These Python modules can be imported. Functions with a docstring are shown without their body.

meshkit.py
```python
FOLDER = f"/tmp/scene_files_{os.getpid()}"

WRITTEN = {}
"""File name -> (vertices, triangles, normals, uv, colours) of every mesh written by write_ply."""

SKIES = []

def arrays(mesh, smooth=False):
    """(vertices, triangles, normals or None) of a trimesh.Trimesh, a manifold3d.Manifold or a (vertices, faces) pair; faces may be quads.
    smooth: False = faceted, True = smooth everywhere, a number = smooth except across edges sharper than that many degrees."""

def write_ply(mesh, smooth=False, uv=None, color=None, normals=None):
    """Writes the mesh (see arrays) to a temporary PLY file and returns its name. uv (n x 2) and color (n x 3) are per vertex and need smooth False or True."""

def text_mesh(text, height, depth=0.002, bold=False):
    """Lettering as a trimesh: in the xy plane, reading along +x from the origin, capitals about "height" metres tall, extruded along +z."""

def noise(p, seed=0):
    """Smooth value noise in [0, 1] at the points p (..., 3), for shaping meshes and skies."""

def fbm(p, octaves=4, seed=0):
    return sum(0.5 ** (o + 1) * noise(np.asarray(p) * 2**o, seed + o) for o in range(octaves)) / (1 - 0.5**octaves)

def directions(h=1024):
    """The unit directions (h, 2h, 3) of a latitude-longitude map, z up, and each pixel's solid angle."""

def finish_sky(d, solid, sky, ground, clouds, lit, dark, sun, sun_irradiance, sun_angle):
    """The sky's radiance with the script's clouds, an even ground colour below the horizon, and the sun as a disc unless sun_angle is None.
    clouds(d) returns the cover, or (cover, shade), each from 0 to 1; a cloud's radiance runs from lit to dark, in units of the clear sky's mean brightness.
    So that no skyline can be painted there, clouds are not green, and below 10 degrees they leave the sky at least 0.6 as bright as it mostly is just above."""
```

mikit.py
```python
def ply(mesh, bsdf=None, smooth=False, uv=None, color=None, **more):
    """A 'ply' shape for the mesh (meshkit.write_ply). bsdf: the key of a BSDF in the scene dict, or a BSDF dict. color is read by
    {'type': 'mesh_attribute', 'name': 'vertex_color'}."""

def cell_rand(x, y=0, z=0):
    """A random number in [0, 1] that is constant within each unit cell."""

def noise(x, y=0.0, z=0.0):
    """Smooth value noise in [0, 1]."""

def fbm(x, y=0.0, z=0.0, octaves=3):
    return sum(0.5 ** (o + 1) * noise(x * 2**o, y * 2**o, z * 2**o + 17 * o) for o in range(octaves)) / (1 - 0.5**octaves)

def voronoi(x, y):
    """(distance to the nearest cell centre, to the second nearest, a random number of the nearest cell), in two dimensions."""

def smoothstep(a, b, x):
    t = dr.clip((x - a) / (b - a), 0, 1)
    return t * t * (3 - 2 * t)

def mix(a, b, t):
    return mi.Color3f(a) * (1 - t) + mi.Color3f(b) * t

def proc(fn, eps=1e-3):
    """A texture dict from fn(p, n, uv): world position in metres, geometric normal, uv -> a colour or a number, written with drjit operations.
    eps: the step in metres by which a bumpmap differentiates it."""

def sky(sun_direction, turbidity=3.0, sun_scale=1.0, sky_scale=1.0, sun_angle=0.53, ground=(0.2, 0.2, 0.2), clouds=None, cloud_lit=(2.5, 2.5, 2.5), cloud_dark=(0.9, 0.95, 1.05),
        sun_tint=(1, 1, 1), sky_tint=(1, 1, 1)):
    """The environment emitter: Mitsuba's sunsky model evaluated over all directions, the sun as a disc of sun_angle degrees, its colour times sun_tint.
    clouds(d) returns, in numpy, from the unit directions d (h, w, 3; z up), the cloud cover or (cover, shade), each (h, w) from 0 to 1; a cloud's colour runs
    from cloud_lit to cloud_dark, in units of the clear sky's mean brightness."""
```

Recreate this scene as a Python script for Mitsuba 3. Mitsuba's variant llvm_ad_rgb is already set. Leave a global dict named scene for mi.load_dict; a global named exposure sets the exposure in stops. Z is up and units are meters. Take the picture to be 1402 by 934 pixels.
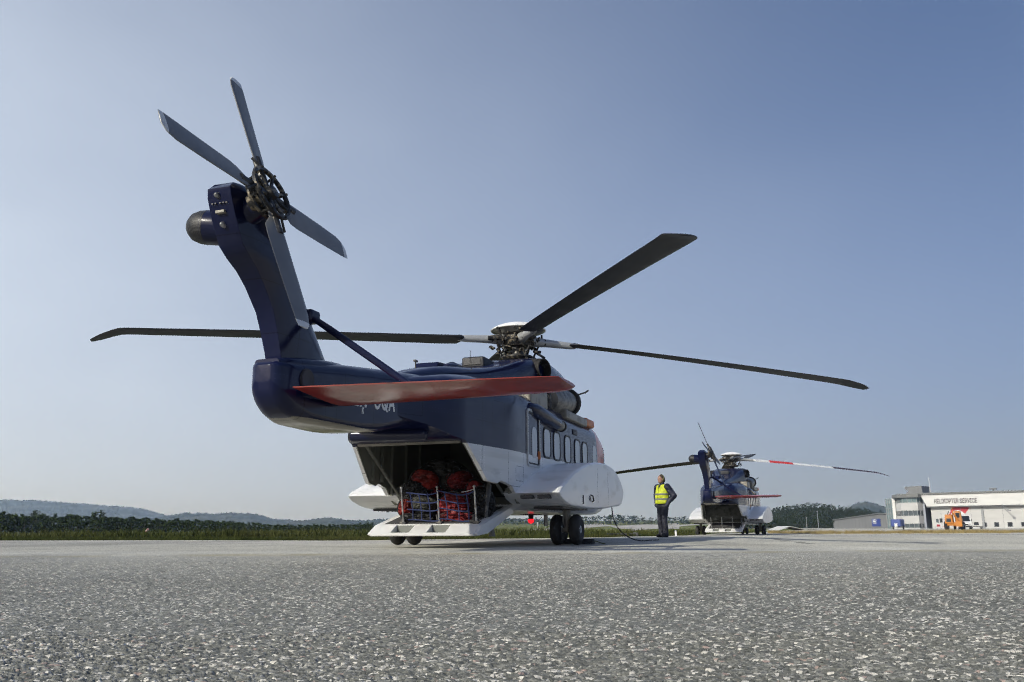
import math, numpy as np, trimesh, manifold3d as m3, shapely, shapely.geometry as sg
import drjit as dr, mitsuba as mi
import mikit, meshkit
from mikit import noise, fbm, voronoi, smoothstep, mix, proc

rng = np.random.default_rng(7)
scene, labels = {}, {}

# ------------------------------------------------------------------ camera, sky, exposure
# world axes: x = where the near helicopter's nose points, y = its port side, z up; metres; origin on the ground under its rotor mast
CAM = np.array([-17.738, -5.779, 0.291])
YAW, PITCH, ROLL, FOC = 0.32148, 0.21231, -0.00537, 1193.1
CF = np.array([math.cos(PITCH) * math.cos(YAW), math.cos(PITCH) * math.sin(YAW), math.sin(PITCH)])
_r = np.array([math.sin(YAW), -math.cos(YAW), 0.0])
_u = np.cross(_r, CF)
CR = math.cos(ROLL) * _r + math.sin(ROLL) * _u
CU = -math.sin(ROLL) * _r + math.cos(ROLL) * _u
scene['camera'] = {'type': 'perspective', 'fov': 2 * math.degrees(math.atan(701 / FOC)), 'fov_axis': 'x', 'near_clip': 0.05, 'far_clip': 20000.0,
                   'to_world': mi.ScalarTransform4f().look_at(origin=CAM.tolist(), target=(CAM + CF).tolist(), up=CU.tolist()),
                   'medium': {'type': 'ref', 'id': 'haze_air'}}
SUN = (-1.75, 0.85, 1.0)


def veil(d):
    """A sheet of thin cirrostratus over the sunward half of the sky, thinning out to the right of the view and beyond."""
    left = (np.arctan2(d[..., 1], d[..., 0]) - YAW + np.pi) % (2 * np.pi) - np.pi      # angle to the left of the view
    wob = meshkit.fbm(d * np.array([1.6, 1.6, 3.5]), 3, 5) - 0.5
    t = np.clip((left + 0.55 + 0.25 * wob) / 1.15, 0, 1)
    edge = 1 - np.clip((left - 1.3) / 1.1, 0, 1)
    wisp = meshkit.fbm(np.stack([d[..., 0] * 3 + d[..., 1] * 5, d[..., 1] * 9 - d[..., 0] * 4, d[..., 2] * 14], -1), 4, 9) - 0.5
    sheet_ = np.clip(0.82 + 0.16 * wisp, 0, 1) * t ** 1.3 * edge * (1 - 0.85 * np.clip(d[..., 2], 0, 1))
    bank = 0.80 * np.exp(-np.degrees(np.arcsin(np.clip(d[..., 2], 0, 1))) / 7.0)          # grey haze bank all round the horizon
    cover = 1 - (1 - sheet_) * (1 - bank)
    return cover, bank * (1 - sheet_) / np.maximum(cover, 1e-6)


scene['sky'] = mikit.sky(SUN, turbidity=5.0, sky_tint=(0.90, 0.90, 1.13), sun_tint=(0.80, 1.0, 1.36), sky_scale=0.88, ground=(0.16, 0.16, 0.13), clouds=veil, cloud_lit=(2.85, 3.15, 3.52), cloud_dark=(0.56, 0.68, 0.80))
exposure = 1.85
scene['haze_air'] = {'type': 'homogeneous', 'albedo': {'type': 'rgb', 'value': [0.95, 0.95, 0.95]}, 'sigma_t': {'type': 'rgb', 'value': [0.75e-4, 1.0e-4, 1.45e-4]}}


# ------------------------------------------------------------------ helpers
def at(px, py, d):
    """The point that a tape measure and the photograph's geometry give for photo position px, py at depth d."""
    return CAM + d * (CF + CR * (px - 701) / FOC + CU * (467 - py) / FOC)


def ground_at(px, d):
    p = at(px, 722, d)
    return np.array([p[0], p[1], gz(p[0], p[1])])


def free(key):
    if key not in USED:
        USED.add(key)
        return key
    n = 1
    while f'{key}_{n:03d}' in USED:
        n += 1
    USED.add(f'{key}_{n:03d}')
    return f'{key}_{n:03d}'


USED = set()


def arr(mesh):
    if isinstance(mesh, (list, tuple)) and len(mesh) and not isinstance(mesh[0], np.ndarray):
        vs, fs, o = [], [], 0
        for m in mesh:
            v, f = arr(m)
            vs.append(v); fs.append(f + o); o += len(v)
        return np.vstack(vs), np.vstack(fs)
    v, f, _ = meshkit.arrays(mesh)
    return v, f


class Thing:
    """One top-level thing: a key, a place, and its parts."""

    def __init__(self, name, label, cat, group=None, T=None, kind=None):
        self.key = free(name)
        self.T = np.eye(4) if T is None else T
        d = {'label': label}
        if cat: d['category'] = cat
        if group: d['group'] = group
        if kind: d['kind'] = kind
        labels[self.key] = d

    def put(self, key, mesh, mat, smooth=False, uv=None, **kw):
        v, f = arr(mesh)
        v = v @ self.T[:3, :3].T + self.T[:3, 3]
        scene[key] = mikit.ply((v, f), mat, smooth=smooth, uv=uv, **kw)
        return key

    def own(self, mesh, mat, smooth=False, **kw):
        return self.put(self.key, mesh, mat, smooth, **kw)

    def part(self, name, mesh, mat, smooth=False, parent=None, label=None, uv=None, **kw):
        key = free((parent or self.key) + '__' + name)
        if mesh is not None:
            self.put(key, mesh, mat, smooth, uv, **kw)
        if label:
            labels[key] = {'label': label}
        return key


def place(x, y, z, deg=0.0, s=1.0):
    c, q = math.cos(math.radians(deg)), math.sin(math.radians(deg))
    return np.array([[c * s, -q * s, 0, x], [q * s, c * s, 0, y], [0, 0, s, z], [0, 0, 0, 1.0]])


def one(name, label, cat, mesh, mat, smooth=False, T=None, group=None, kind=None, **kw):
    t = Thing(name, label, cat, group, T, kind)
    t.own(mesh, mat, smooth, **kw)
    return t


def box(x0, x1, y0, y1, z0, z1):
    b = trimesh.creation.box((x1 - x0, y1 - y0, z1 - z0))
    b.apply_translation(((x0 + x1) / 2, (y0 + y1) / 2, (z0 + z1) / 2))
    return b


def rbox(x0, x1, y0, y1, z0, z1, r=0.02, n=8):
    """A box with rounded edges."""
    s = m3.Manifold.sphere(r, n)
    return m3.Manifold.batch_hull([s.translate((x, y, z)) for x in (x0 + r, x1 - r) for y in (y0 + r, y1 - r) for z in (z0 + r, z1 - r)])


def frame(a, b):
    a, b = np.asarray(a, float), np.asarray(b, float)
    w = b - a; L = np.linalg.norm(w); w = w / L
    t = np.array([0, 0, 1.0]) if abs(w[2]) < 0.9 else np.array([1.0, 0, 0])
    u = np.cross(t, w); u /= np.linalg.norm(u)
    return a, u, np.cross(w, u), w, L


def rod(a, b, r0, r1=None, n=12, sx=1.0):
    r1 = r0 if r1 is None else r1
    a, u, v, w, L = frame(a, b)
    t = np.linspace(0, 2 * np.pi, n, endpoint=False)
    ring = np.cos(t)[:, None] * u * sx + np.sin(t)[:, None] * v
    V = np.vstack([a + ring * r0, a + w * L + ring * r1, a, a + w * L])
    F = []
    for i in range(n):
        j = (i + 1) % n
        F += [[i, j, n + j], [i, n + j, n + i], [2 * n, j, i], [2 * n + 1, n + i, n + j]]
    return trimesh.Trimesh(V, F, process=False)


def lathe(a, b, prof, n=24):
    """Profile [(t along a->b in metres, radius)] turned about the line a->b; closed at both ends."""
    a, u, v, w, L = frame(a, b)
    t = np.linspace(0, 2 * np.pi, n, endpoint=False)
    ring = np.cos(t)[:, None] * u + np.sin(t)[:, None] * v
    return loft([a + w * p + ring * max(r, 1e-4) for p, r in prof])


def loft(rings, cap=True):
    R = np.array(rings); m, n = R.shape[:2]
    V = R.reshape(-1, 3)
    i, j = np.meshgrid(np.arange(m - 1), np.arange(n), indexing='ij')
    a, b = (i * n + j).ravel(), (i * n + (j + 1) % n).ravel()
    F = np.vstack([np.stack([a, b, b + n], 1), np.stack([a, b + n, a + n], 1)])
    if cap:
        V = np.vstack([V, R[0].mean(0), R[-1].mean(0)])
        k = np.arange(n); k2 = (k + 1) % n
        F = np.vstack([F, np.stack([np.full(n, m * n), k2, k], 1), np.stack([np.full(n, m * n + 1), (m - 1) * n + k, (m - 1) * n + k2], 1)])
    t = trimesh.Trimesh(V, F, process=False)
    if cap and t.volume < 0:
        t = trimesh.Trimesh(V, F[:, ::-1], process=False)
    return t


def solid(t):
    t = t if isinstance(t, trimesh.Trimesh) else trimesh.Trimesh(*arr(t), process=False)
    return m3.Manifold(m3.Mesh(np.asarray(t.vertices, np.float32), np.asarray(t.faces, np.uint32)))


def tube(pts, r, n=8, caps=True):
    P = np.asarray(pts, float)
    rings = []
    tang = np.gradient(P, axis=0); tang /= np.linalg.norm(tang, axis=1, keepdims=True)
    ref = np.array([0, 0, 1.0])
    if abs(tang[0] @ ref) > 0.9: ref = np.array([1.0, 0, 0])
    u = np.cross(ref, tang[0]); u /= np.linalg.norm(u)
    t = np.linspace(0, 2 * np.pi, n, endpoint=False)
    rr = np.broadcast_to(r, len(P))
    for p, w, q in zip(P, tang, rr):
        u = u - w * (u @ w); u /= np.linalg.norm(u)
        v = np.cross(w, u)
        rings.append(p + q * (np.cos(t)[:, None] * u + np.sin(t)[:, None] * v))
    return loft(rings, caps)


def prism(poly, y0, y1, axis='y'):
    """Polygon in xz (axis y), yz (axis x) or xy (axis z), pushed from y0 to y1."""
    g = poly if isinstance(poly, sg.Polygon) else sg.Polygon(np.asarray(poly, float))
    t = trimesh.creation.extrude_polygon(g, abs(y1 - y0), engine='earcut')
    v = np.array(t.vertices); lo = min(y0, y1)
    if axis == 'y': v = np.stack([v[:, 0], v[:, 2] + lo, v[:, 1]], 1)
    elif axis == 'x': v = np.stack([v[:, 2] + lo, v[:, 0], v[:, 1]], 1)
    else: v = np.stack([v[:, 0], v[:, 1], v[:, 2] + lo], 1)
    t = trimesh.Trimesh(v, t.faces, process=False)
    if t.volume < 0: t.invert()
    return t


def rrect(w, zb, zt, rt, rb, k=5):
    """Half-symmetric rounded rectangle in (y, z), 4k points."""
    rt, rb = min(rt, w * 0.98, (zt - zb) * 0.49), min(rb, w * 0.98, (zt - zb) * 0.49)
    a = np.linspace(0, np.pi / 2, k)
    q = []
    for cx, cz, r, a0 in ((w - rt, zt - rt, rt, 0), (-w + rt, zt - rt, rt, np.pi / 2), (-w + rb, zb + rb, rb, np.pi), (w - rb, zb + rb, rb, 1.5 * np.pi)):
        q.append(np.stack([cx + r * np.cos(a + a0), cz + r * np.sin(a + a0)], 1))
    return np.vstack(q)


def body_loft(secs, k=5, sub=3):
    """secs: (x, half width, z bottom, z top, top radius, bottom radius), interpolated smoothly along x."""
    from scipy.interpolate import PchipInterpolator
    S = np.array(secs, float)
    S = S[np.argsort(S[:, 0])]
    xs = np.unique(np.concatenate([np.linspace(a, b, sub + 1) for a, b in zip(S[:-1, 0], S[1:, 0])]))
    I = PchipInterpolator(S[:, 0], S[:, 1:])(xs)
    rings = []
    for x, (w, zb, zt, rt, rb) in zip(xs, I):
        q = rrect(w, zb, zt, rt, rb, k)
        rings.append(np.column_stack([np.full(len(q), x), q]))
    return loft(rings)


def sm(x, a, b):
    t = np.clip((x - a) / (b - a), 0, 1)
    return t * t * (3 - 2 * t)


# ------------------------------------------------------------------ materials
def P(name, color, rough=0.5, metal=0.0, coat=0.0, spec=0.5, bump=None, bscale=1.0, **kw):
    c = {'type': 'rgb', 'value': list(color)} if isinstance(color, (tuple, list)) else proc(color)
    rg = proc(rough) if callable(rough) else rough
    d = {'type': 'principled', 'base_color': c, 'roughness': rg, 'metallic': metal, 'specular': spec, **kw}
    if coat:
        d.update(clearcoat=coat, clearcoat_gloss=0.93)
    if bump is not None:
        d = {'type': 'bumpmap', 'arbitrary': proc(bump, eps=kw.get('eps', 0.004)), 'scale': bscale, 'bsdf': d}
    scene[name] = {'type': 'twosided', 'bsdf': d}
    return name


def sel(m, a, b):
    return dr.select(m, mi.Color3f(a), mi.Color3f(b))


def to_local(p, inv):
    return mi.Point3f(*(p.x * float(inv[i, 0]) + p.y * float(inv[i, 1]) + p.z * float(inv[i, 2]) + float(inv[i, 3]) for i in range(3)))


def livery(name, T):
    """Navy over white with an orange-red nose and pale boom belly, in the aircraft's own coordinates; seams and grime."""
    inv = np.linalg.inv(T)

    def col(p, n, uv):
        q = to_local(p, inv)
        x, y, z = q.x, q.y, q.z
        g = fbm(x * 1.3, y * 1.3, z * 2.1, 4)
        streak = fbm(x * 0.7, y * 3.0, z * 9.0, 3)
        navy = mix((0.0035, 0.006, 0.030), (0.006, 0.010, 0.048), g)
        white = mix((0.66, 0.66, 0.655), (0.57, 0.57, 0.555), smoothstep(0.45, 0.8, streak))
        red = mi.Color3f(0.42, 0.055, 0.035)
        c = sel(z > 1.565 + dr.maximum(x + 2.5, 0) * 0.02, navy, white)
        c = sel((x > 2.15 + (2.5 - z) * 0.25) & (z > 1.0), red, c)
        beige = mix((0.25, 0.23, 0.185), (0.15, 0.135, 0.11), smoothstep(0.4, 0.75, fbm(x * 2.2, y * 6, z * 8, 4)))
        c = sel((x < -7.0) & (x > -8.98) & (z < 1.585), beige, c)
        # panel joints
        seam = mi.Mask(False)
        for sx in (-5.0, -4.1, -3.42, -2.24, -0.86, 1.36, 2.9, -7.35, -8.9):
            seam = seam | (dr.abs(x - sx) < 0.006)
        for sz in (0.98, 1.95):
            seam = seam | ((dr.abs(z - sz) < 0.005) & (x > -5.2))
        # access hatches and rivet rows on boom, fin and cowling
        for hx, hz, hw, hh in ((-7.9, 2.13, 0.16, 0.10), (-6.5, 2.05, 0.22, 0.16), (-8.35, 1.70, 0.12, 0.07), (-8.75, 2.75, 0.14, 0.22), (-9.3, 3.3, 0.22, 0.12), (-4.45, 2.1, 0.20, 0.22), (-3.6, 1.2, 0.2, 0.12), (-2.3, 3.0, 0.35, 0.22), (-3.2, 2.9, 0.25, 0.14)):
            ex, ez = dr.abs(dr.abs(x - hx) - hw), dr.abs(dr.abs(z - hz) - hh)
            seam = seam | ((ex < 0.0055) & (dr.abs(z - hz) < hh)) | ((ez < 0.0055) & (dr.abs(x - hx) < hw))
        for fz in (2.52, 3.06, 3.44):
            seam = seam | ((dr.abs(z - fz) < 0.005) & (x < -8.0))
        c = sel(seam, c * 0.42, c)
        row = (dr.abs(dr.abs(x * 0.5 - dr.floor(x * 0.5) - 0.5) - 0.03) < 0.004) | (dr.abs(dr.abs(z * 1.25 - dr.floor(z * 1.25) - 0.5) - 0.035) < 0.006)
        dot = row & (dr.abs(x * 22 - dr.floor(x * 22) - 0.5) < 0.16) & (dr.abs(z * 22 - dr.floor(z * 22) - 0.5) < 0.2)
        c = sel(dot, c * 1.5 + 0.004, c)
        soot_ = smoothstep(0.95, 0.0, dr.sqrt(dr.square((x + 2.2) * 0.8) + dr.square((z - 3.2) * 2.2))) * smoothstep(0.3, 0.7, streak)
        c = c * (1 - 0.5 * soot_)
        c = c + smoothstep(0.58, 0.85, fbm(x * 1.1, y * 2, z * 5.0 + 3, 4)) * dr.select(z > 1.5, 0.005, 0.0)
        c = c * (1 - dr.select(z < 1.4, 0.22, 0.0) * smoothstep(0.55, 0.85, fbm(x * 3.1 + 9, y * 3, z * 6, 4)))
        liner = mix((0.20, 0.205, 0.175), (0.13, 0.135, 0.115), g)
        wi = dr.minimum(1.2, dr.maximum(0.2, 1.2 - (-3.7 - x) * 0.135)) - 0.05
        c = sel((dr.abs(y) < wi) & (x > -5.45) & (x < -1.0) & (z < 2.3) & (z > 0.7), liner, c)
        return c

    def bump(p, n, uv):
        q = to_local(p, inv)
        return fbm(q.x * 2.3, q.y * 2.3, q.z * 2.3, 2)

    return P(name, col, rough=0.14, coat=0.25, spec=0.34, bump=bump, bscale=0.012)


P('white_paint', lambda p, n, uv: mix((0.70, 0.70, 0.69), (0.58, 0.575, 0.555), smoothstep(0.5, 0.85, fbm(p.x * 2.5, p.y * 2.5, p.z * 6, 4))), 0.25, coat=0.4)
P('navy_paint', lambda p, n, uv: mix((0.0035, 0.006, 0.028), (0.006, 0.010, 0.044), fbm(p.x * 2, p.y * 2, p.z * 2, 3)), 0.18, coat=0.25, spec=0.34,
  bump=lambda p, n, uv: fbm(p.x * 2.5, p.y * 2.5, p.z * 2.5, 2), bscale=0.008)
P('red_paint', lambda p, n, uv: mix((0.25, 0.019, 0.010), (0.16, 0.014, 0.009), smoothstep(0.4, 0.7, fbm(p.x * 2, p.y * 1.2, p.z * 4, 4))), 0.16, coat=0.8,
  bump=lambda p, n, uv: fbm(p.x * 1.6, p.y * 1.1, p.z * 2, 2), bscale=0.045)
P('orange_paint', (0.55, 0.16, 0.04), 0.4)
P('beige_paint', lambda p, n, uv: mix((0.27, 0.25, 0.205), (0.13, 0.12, 0.10), smoothstep(0.4, 0.8, fbm(p.x * 5, p.y * 5, p.z * 5, 4))), 0.45)
P('black_rubber', lambda p, n, uv: mix((0.012, 0.012, 0.012), (0.035, 0.034, 0.032), fbm(p.x * 9, p.y * 9, p.z * 9, 3)), 0.75)
P('dark_seal', (0.02, 0.021, 0.026), 0.5)
P('steel', lambda p, n, uv: mix((0.5, 0.5, 0.5), (0.25, 0.24, 0.22), smoothstep(0.4, 0.7, fbm(p.x * 14, p.y * 14, p.z * 14, 3))), 0.32, metal=0.85)
P('dark_metal', lambda p, n, uv: mix((0.05, 0.05, 0.052), (0.16, 0.15, 0.13), smoothstep(0.5, 0.75, fbm(p.x * 15, p.y * 15, p.z * 15, 3))), 0.42, metal=0.5)
P('hub_bronze', lambda p, n, uv: mix((0.03, 0.03, 0.03), (0.20, 0.17, 0.12), smoothstep(0.5, 0.7, fbm(p.x * 19, p.y * 19, p.z * 19, 3))), 0.4, metal=0.4)
P('seam_grey', (0.25, 0.25, 0.25), 0.6)
P('pocket_grey', (0.16, 0.17, 0.155), 0.6)
P('grey_cuff', (0.42, 0.43, 0.43), 0.35, metal=0.3)
P('dome_white', (0.78, 0.77, 0.74), 0.3, coat=0.4)
P('dome_under', lambda p, n, uv: mix((0.34, 0.33, 0.31), (0.10, 0.10, 0.10), smoothstep(0.35, 0.75, fbm(p.x * 4, p.y * 4, p.z * 4, 3))), 0.35, metal=0.5)
P('blade_dark', lambda p, n, uv: mix((0.016, 0.018, 0.022), (0.036, 0.038, 0.044), fbm(p.x * 3, p.y * 3, p.z * 9, 4)), 0.55)
P('blade_brown', lambda p, n, uv: mix((0.035, 0.030, 0.028), (0.07, 0.06, 0.055), fbm(p.x * 3, p.y * 3, p.z * 9, 4)), 0.5)
P('blade_banded', lambda p, n, uv: sel((uv.x > 2.1) & (uv.x < 3.4), (0.5, 0.035, 0.025), sel((uv.x > 5.6), (0.05, 0.03, 0.03), (0.6, 0.6, 0.58))), 0.4)
P('tail_blade', lambda p, n, uv: sel(uv.x > 1.60, (0.66, 0.66, 0.64), mix((0.13, 0.135, 0.14), (0.20, 0.20, 0.20), fbm(p.x * 4, p.y * 4, p.z * 4, 3))), 0.4)
P('tail_blade_dark', (0.05, 0.05, 0.055), 0.45)
P('window_glass', lambda p, n, uv: mix((0.30, 0.32, 0.34), (0.40, 0.42, 0.44), fbm(p.x * 2, p.y * 2, p.z * 2, 2)), 0.06, spec=0.8)
P('dark_glass', (0.02, 0.024, 0.028), 0.05, spec=0.8)
P('grille', lambda p, n, uv: sel((dr.abs(p.y * 45 - dr.floor(p.y * 45) - 0.5) < 0.17) | (dr.abs((p.z + p.x) * 45 - dr.floor((p.z + p.x) * 45) - 0.5) < 0.17), mix((0.015, 0.017, 0.022), (0.06, 0.06, 0.058), noise(p.x * 25, p.y * 25, p.z * 25)), (0.006, 0.006, 0.008)), 0.5)
P('engine_grey', lambda p, n, uv: mix((0.17, 0.165, 0.15), (0.07, 0.066, 0.06), smoothstep(0.4, 0.75, fbm(p.x * 6, p.y * 6, p.z * 6, 4))), 0.45)
P('soot', lambda p, n, uv: mix((0.006, 0.006, 0.007), (0.022, 0.02, 0.018), fbm(p.x * 6, p.y * 6, p.z * 6, 3)), 0.7)
P('cabin_liner', lambda p, n, uv: mix((0.20, 0.205, 0.175), (0.12, 0.125, 0.105), fbm(p.x * 3, p.y * 3, p.z * 3, 3)), 0.6)
P('cabin_floor', (0.06, 0.06, 0.06), 0.7)
P('letter_white', (0.72, 0.72, 0.7), 0.5)
P('letter_dark', (0.05, 0.04, 0.05), 0.5)
P('strap_blue', lambda p, n, uv: mix((0.012, 0.02, 0.075), (0.03, 0.045, 0.13), fbm(p.x * 40, p.y * 40, p.z * 40, 2)), 0.8)


def cloth(name, a, b):
    P(name, lambda p, n, uv: mix(a, b, smoothstep(0.3, 0.7, fbm(p.x * 7, p.y * 7, p.z * 7, 4))), 0.6,
      bump=lambda p, n, uv: fbm(p.x * 11, p.y * 11, p.z * 11, 3), bscale=0.05)


cloth('bag_red', (0.25, 0.015, 0.009), (0.09, 0.007, 0.005))
cloth('bag_crimson', (0.19, 0.009, 0.012), (0.07, 0.005, 0.007))
cloth('bag_black', (0.007, 0.007, 0.008), (0.018, 0.018, 0.018))
cloth('bag_green', (0.03, 0.033, 0.025), (0.065, 0.065, 0.055))
cloth('bag_navy', (0.02, 0.03, 0.07), (0.04, 0.05, 0.1))
cloth('trouser_navy', (0.010, 0.011, 0.020), (0.022, 0.024, 0.038))
cloth('jacket_navy', (0.010, 0.013, 0.03), (0.02, 0.024, 0.046))
cloth('vest_yellow', (0.60, 0.66, 0.03), (0.45, 0.52, 0.02))
P('reflective_tape', (0.17, 0.18, 0.14), 0.4)
P('skin', (0.36, 0.20, 0.14), 0.55)
P('hair_brown', (0.05, 0.035, 0.025), 0.7)
P('yellow_plastic', (0.07, 0.075, 0.02), 0.5)
scene['red_lamp'] = {'type': 'twosided', 'bsdf': {'type': 'diffuse', 'reflectance': {'type': 'rgb', 'value': [0.5, 0.02, 0.02]}}}


# asphalt: stones set in a dark binder; the same function shapes the near relief and colours it
def stones(x, y):
    """(height in metres, how much stone shows, the stone's own random number)"""
    wx = x + 0.007 * noise(x * 90, y * 90, 3.0)
    wy = y + 0.007 * noise(x * 90, y * 90, 9.0)
    d1, d2, r1 = voronoi(wx * 84, wy * 84)
    e1, e2, r2 = voronoi(wx * 170 + 7.3, wy * 170 + 3.1)
    big = smoothstep(0.02, 0.16, d2 - d1) * smoothstep(0.34, 0.46, r1)
    small = smoothstep(0.03, 0.25, e2 - e1) * smoothstep(0.30, 0.45, r2)
    h = big * (0.0026 + 0.0042 * r1) + (1 - big) * small * (0.001 + 0.002 * r2) + 0.0016 * noise(x * 260, y * 260, 1.0) + 0.005 * noise(x * 11, y * 11, 2.0) + 0.003 * noise(x * 37, y * 37, 4.0)
    return h, dr.maximum(big * 0.9, small * 0.7), dr.select(big > 0.4, r1, r2)


def asphalt_colour(p, n, uv):
    h, s, r = stones(p.x, p.y)
    u = (p.x - float(CAM[0])) * math.cos(YAW) + (p.y - float(CAM[1])) * math.sin(YAW)
    v = -(p.x - float(CAM[0])) * math.sin(YAW) + (p.y - float(CAM[1])) * math.cos(YAW)
    r3 = mikit.cell_rand(dr.floor(r * 4096), 5, 5)
    stone = mix((0.115, 0.12, 0.112), (0.36, 0.365, 0.345), r3 * r3)
    stone = dr.select((r3 > 0.84), mi.Color3f(0.56, 0.55, 0.52), stone)
    stone = dr.select((r3 > 0.40) & (r3 < 0.425), mi.Color3f(0.34, 0.27, 0.245), stone)
    binder = mix((0.060, 0.066, 0.060), (0.118, 0.124, 0.113), noise(p.x * 45, p.y * 45))
    c = mix(binder, stone, s) * (0.72 + 0.56 * noise(p.x * 330, p.y * 330, 6.0))
    # beyond the joint: an older, paler and smoother surface
    far = 0.45 * smoothstep(3.5, 10.8, u) + 0.55 * smoothstep(10.0, 11.6, u + 0.9 * (noise(v * 1.7, 4.0) - 0.5) + 0.02 * v)
    pale = mix((0.29, 0.293, 0.272), (0.40, 0.405, 0.38), fbm(p.x * 0.8, p.y * 0.8, 0.0, 4))
    grain = noise(p.x * 75, p.y * 75) * 0.6 + noise(p.x * 21, p.y * 21) * 0.4
    c = mix(c, pale * (0.62 + 0.76 * grain), far)
    lichen = smoothstep(0.9, 0.0, dr.abs(u + 0.02 * v - 10.9)) * smoothstep(0.35, 0.7, fbm(v * 2, u * 2, 1.0, 3))
    c = mix(c, (0.22, 0.20, 0.12), lichen * 0.6)
    # patch repairs, stains and a tarred joint
    stain = smoothstep(0.56, 0.70, fbm(p.x * 0.16, p.y * 0.16, 7.0, 4))
    c = c * (1 - 0.22 * stain)
    streaks = smoothstep(0.5, 0.75, fbm(u * 0.06, v * 0.5, 3.0, 4)) * far
    c = c * (1 - 0.16 * streaks)
    crack = (dr.abs(v + 0.18 * (u - 21.5) + 6.3 + 0.35 * (noise(u * 1.1, 8.0) - 0.5)) < 0.09) & (u > 16.0) & (u < 22.5)
    c = dr.select(crack, c * 0.5, c)
    patch = smoothstep(0.4, 0.0, dr.abs(u - 30.5 + 0.05 * v) - 1.2) * smoothstep(-5.0, -7.0, v)
    c = c * (1 - 0.55 * patch)
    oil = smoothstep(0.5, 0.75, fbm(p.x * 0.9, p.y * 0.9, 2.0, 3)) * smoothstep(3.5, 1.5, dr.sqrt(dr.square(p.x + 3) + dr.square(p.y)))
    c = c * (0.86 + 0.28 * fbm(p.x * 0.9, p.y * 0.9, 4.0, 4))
    return c * (1 - 0.25 * oil) * mi.Color3f(1.14, 1.11, 1.05)


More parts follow.
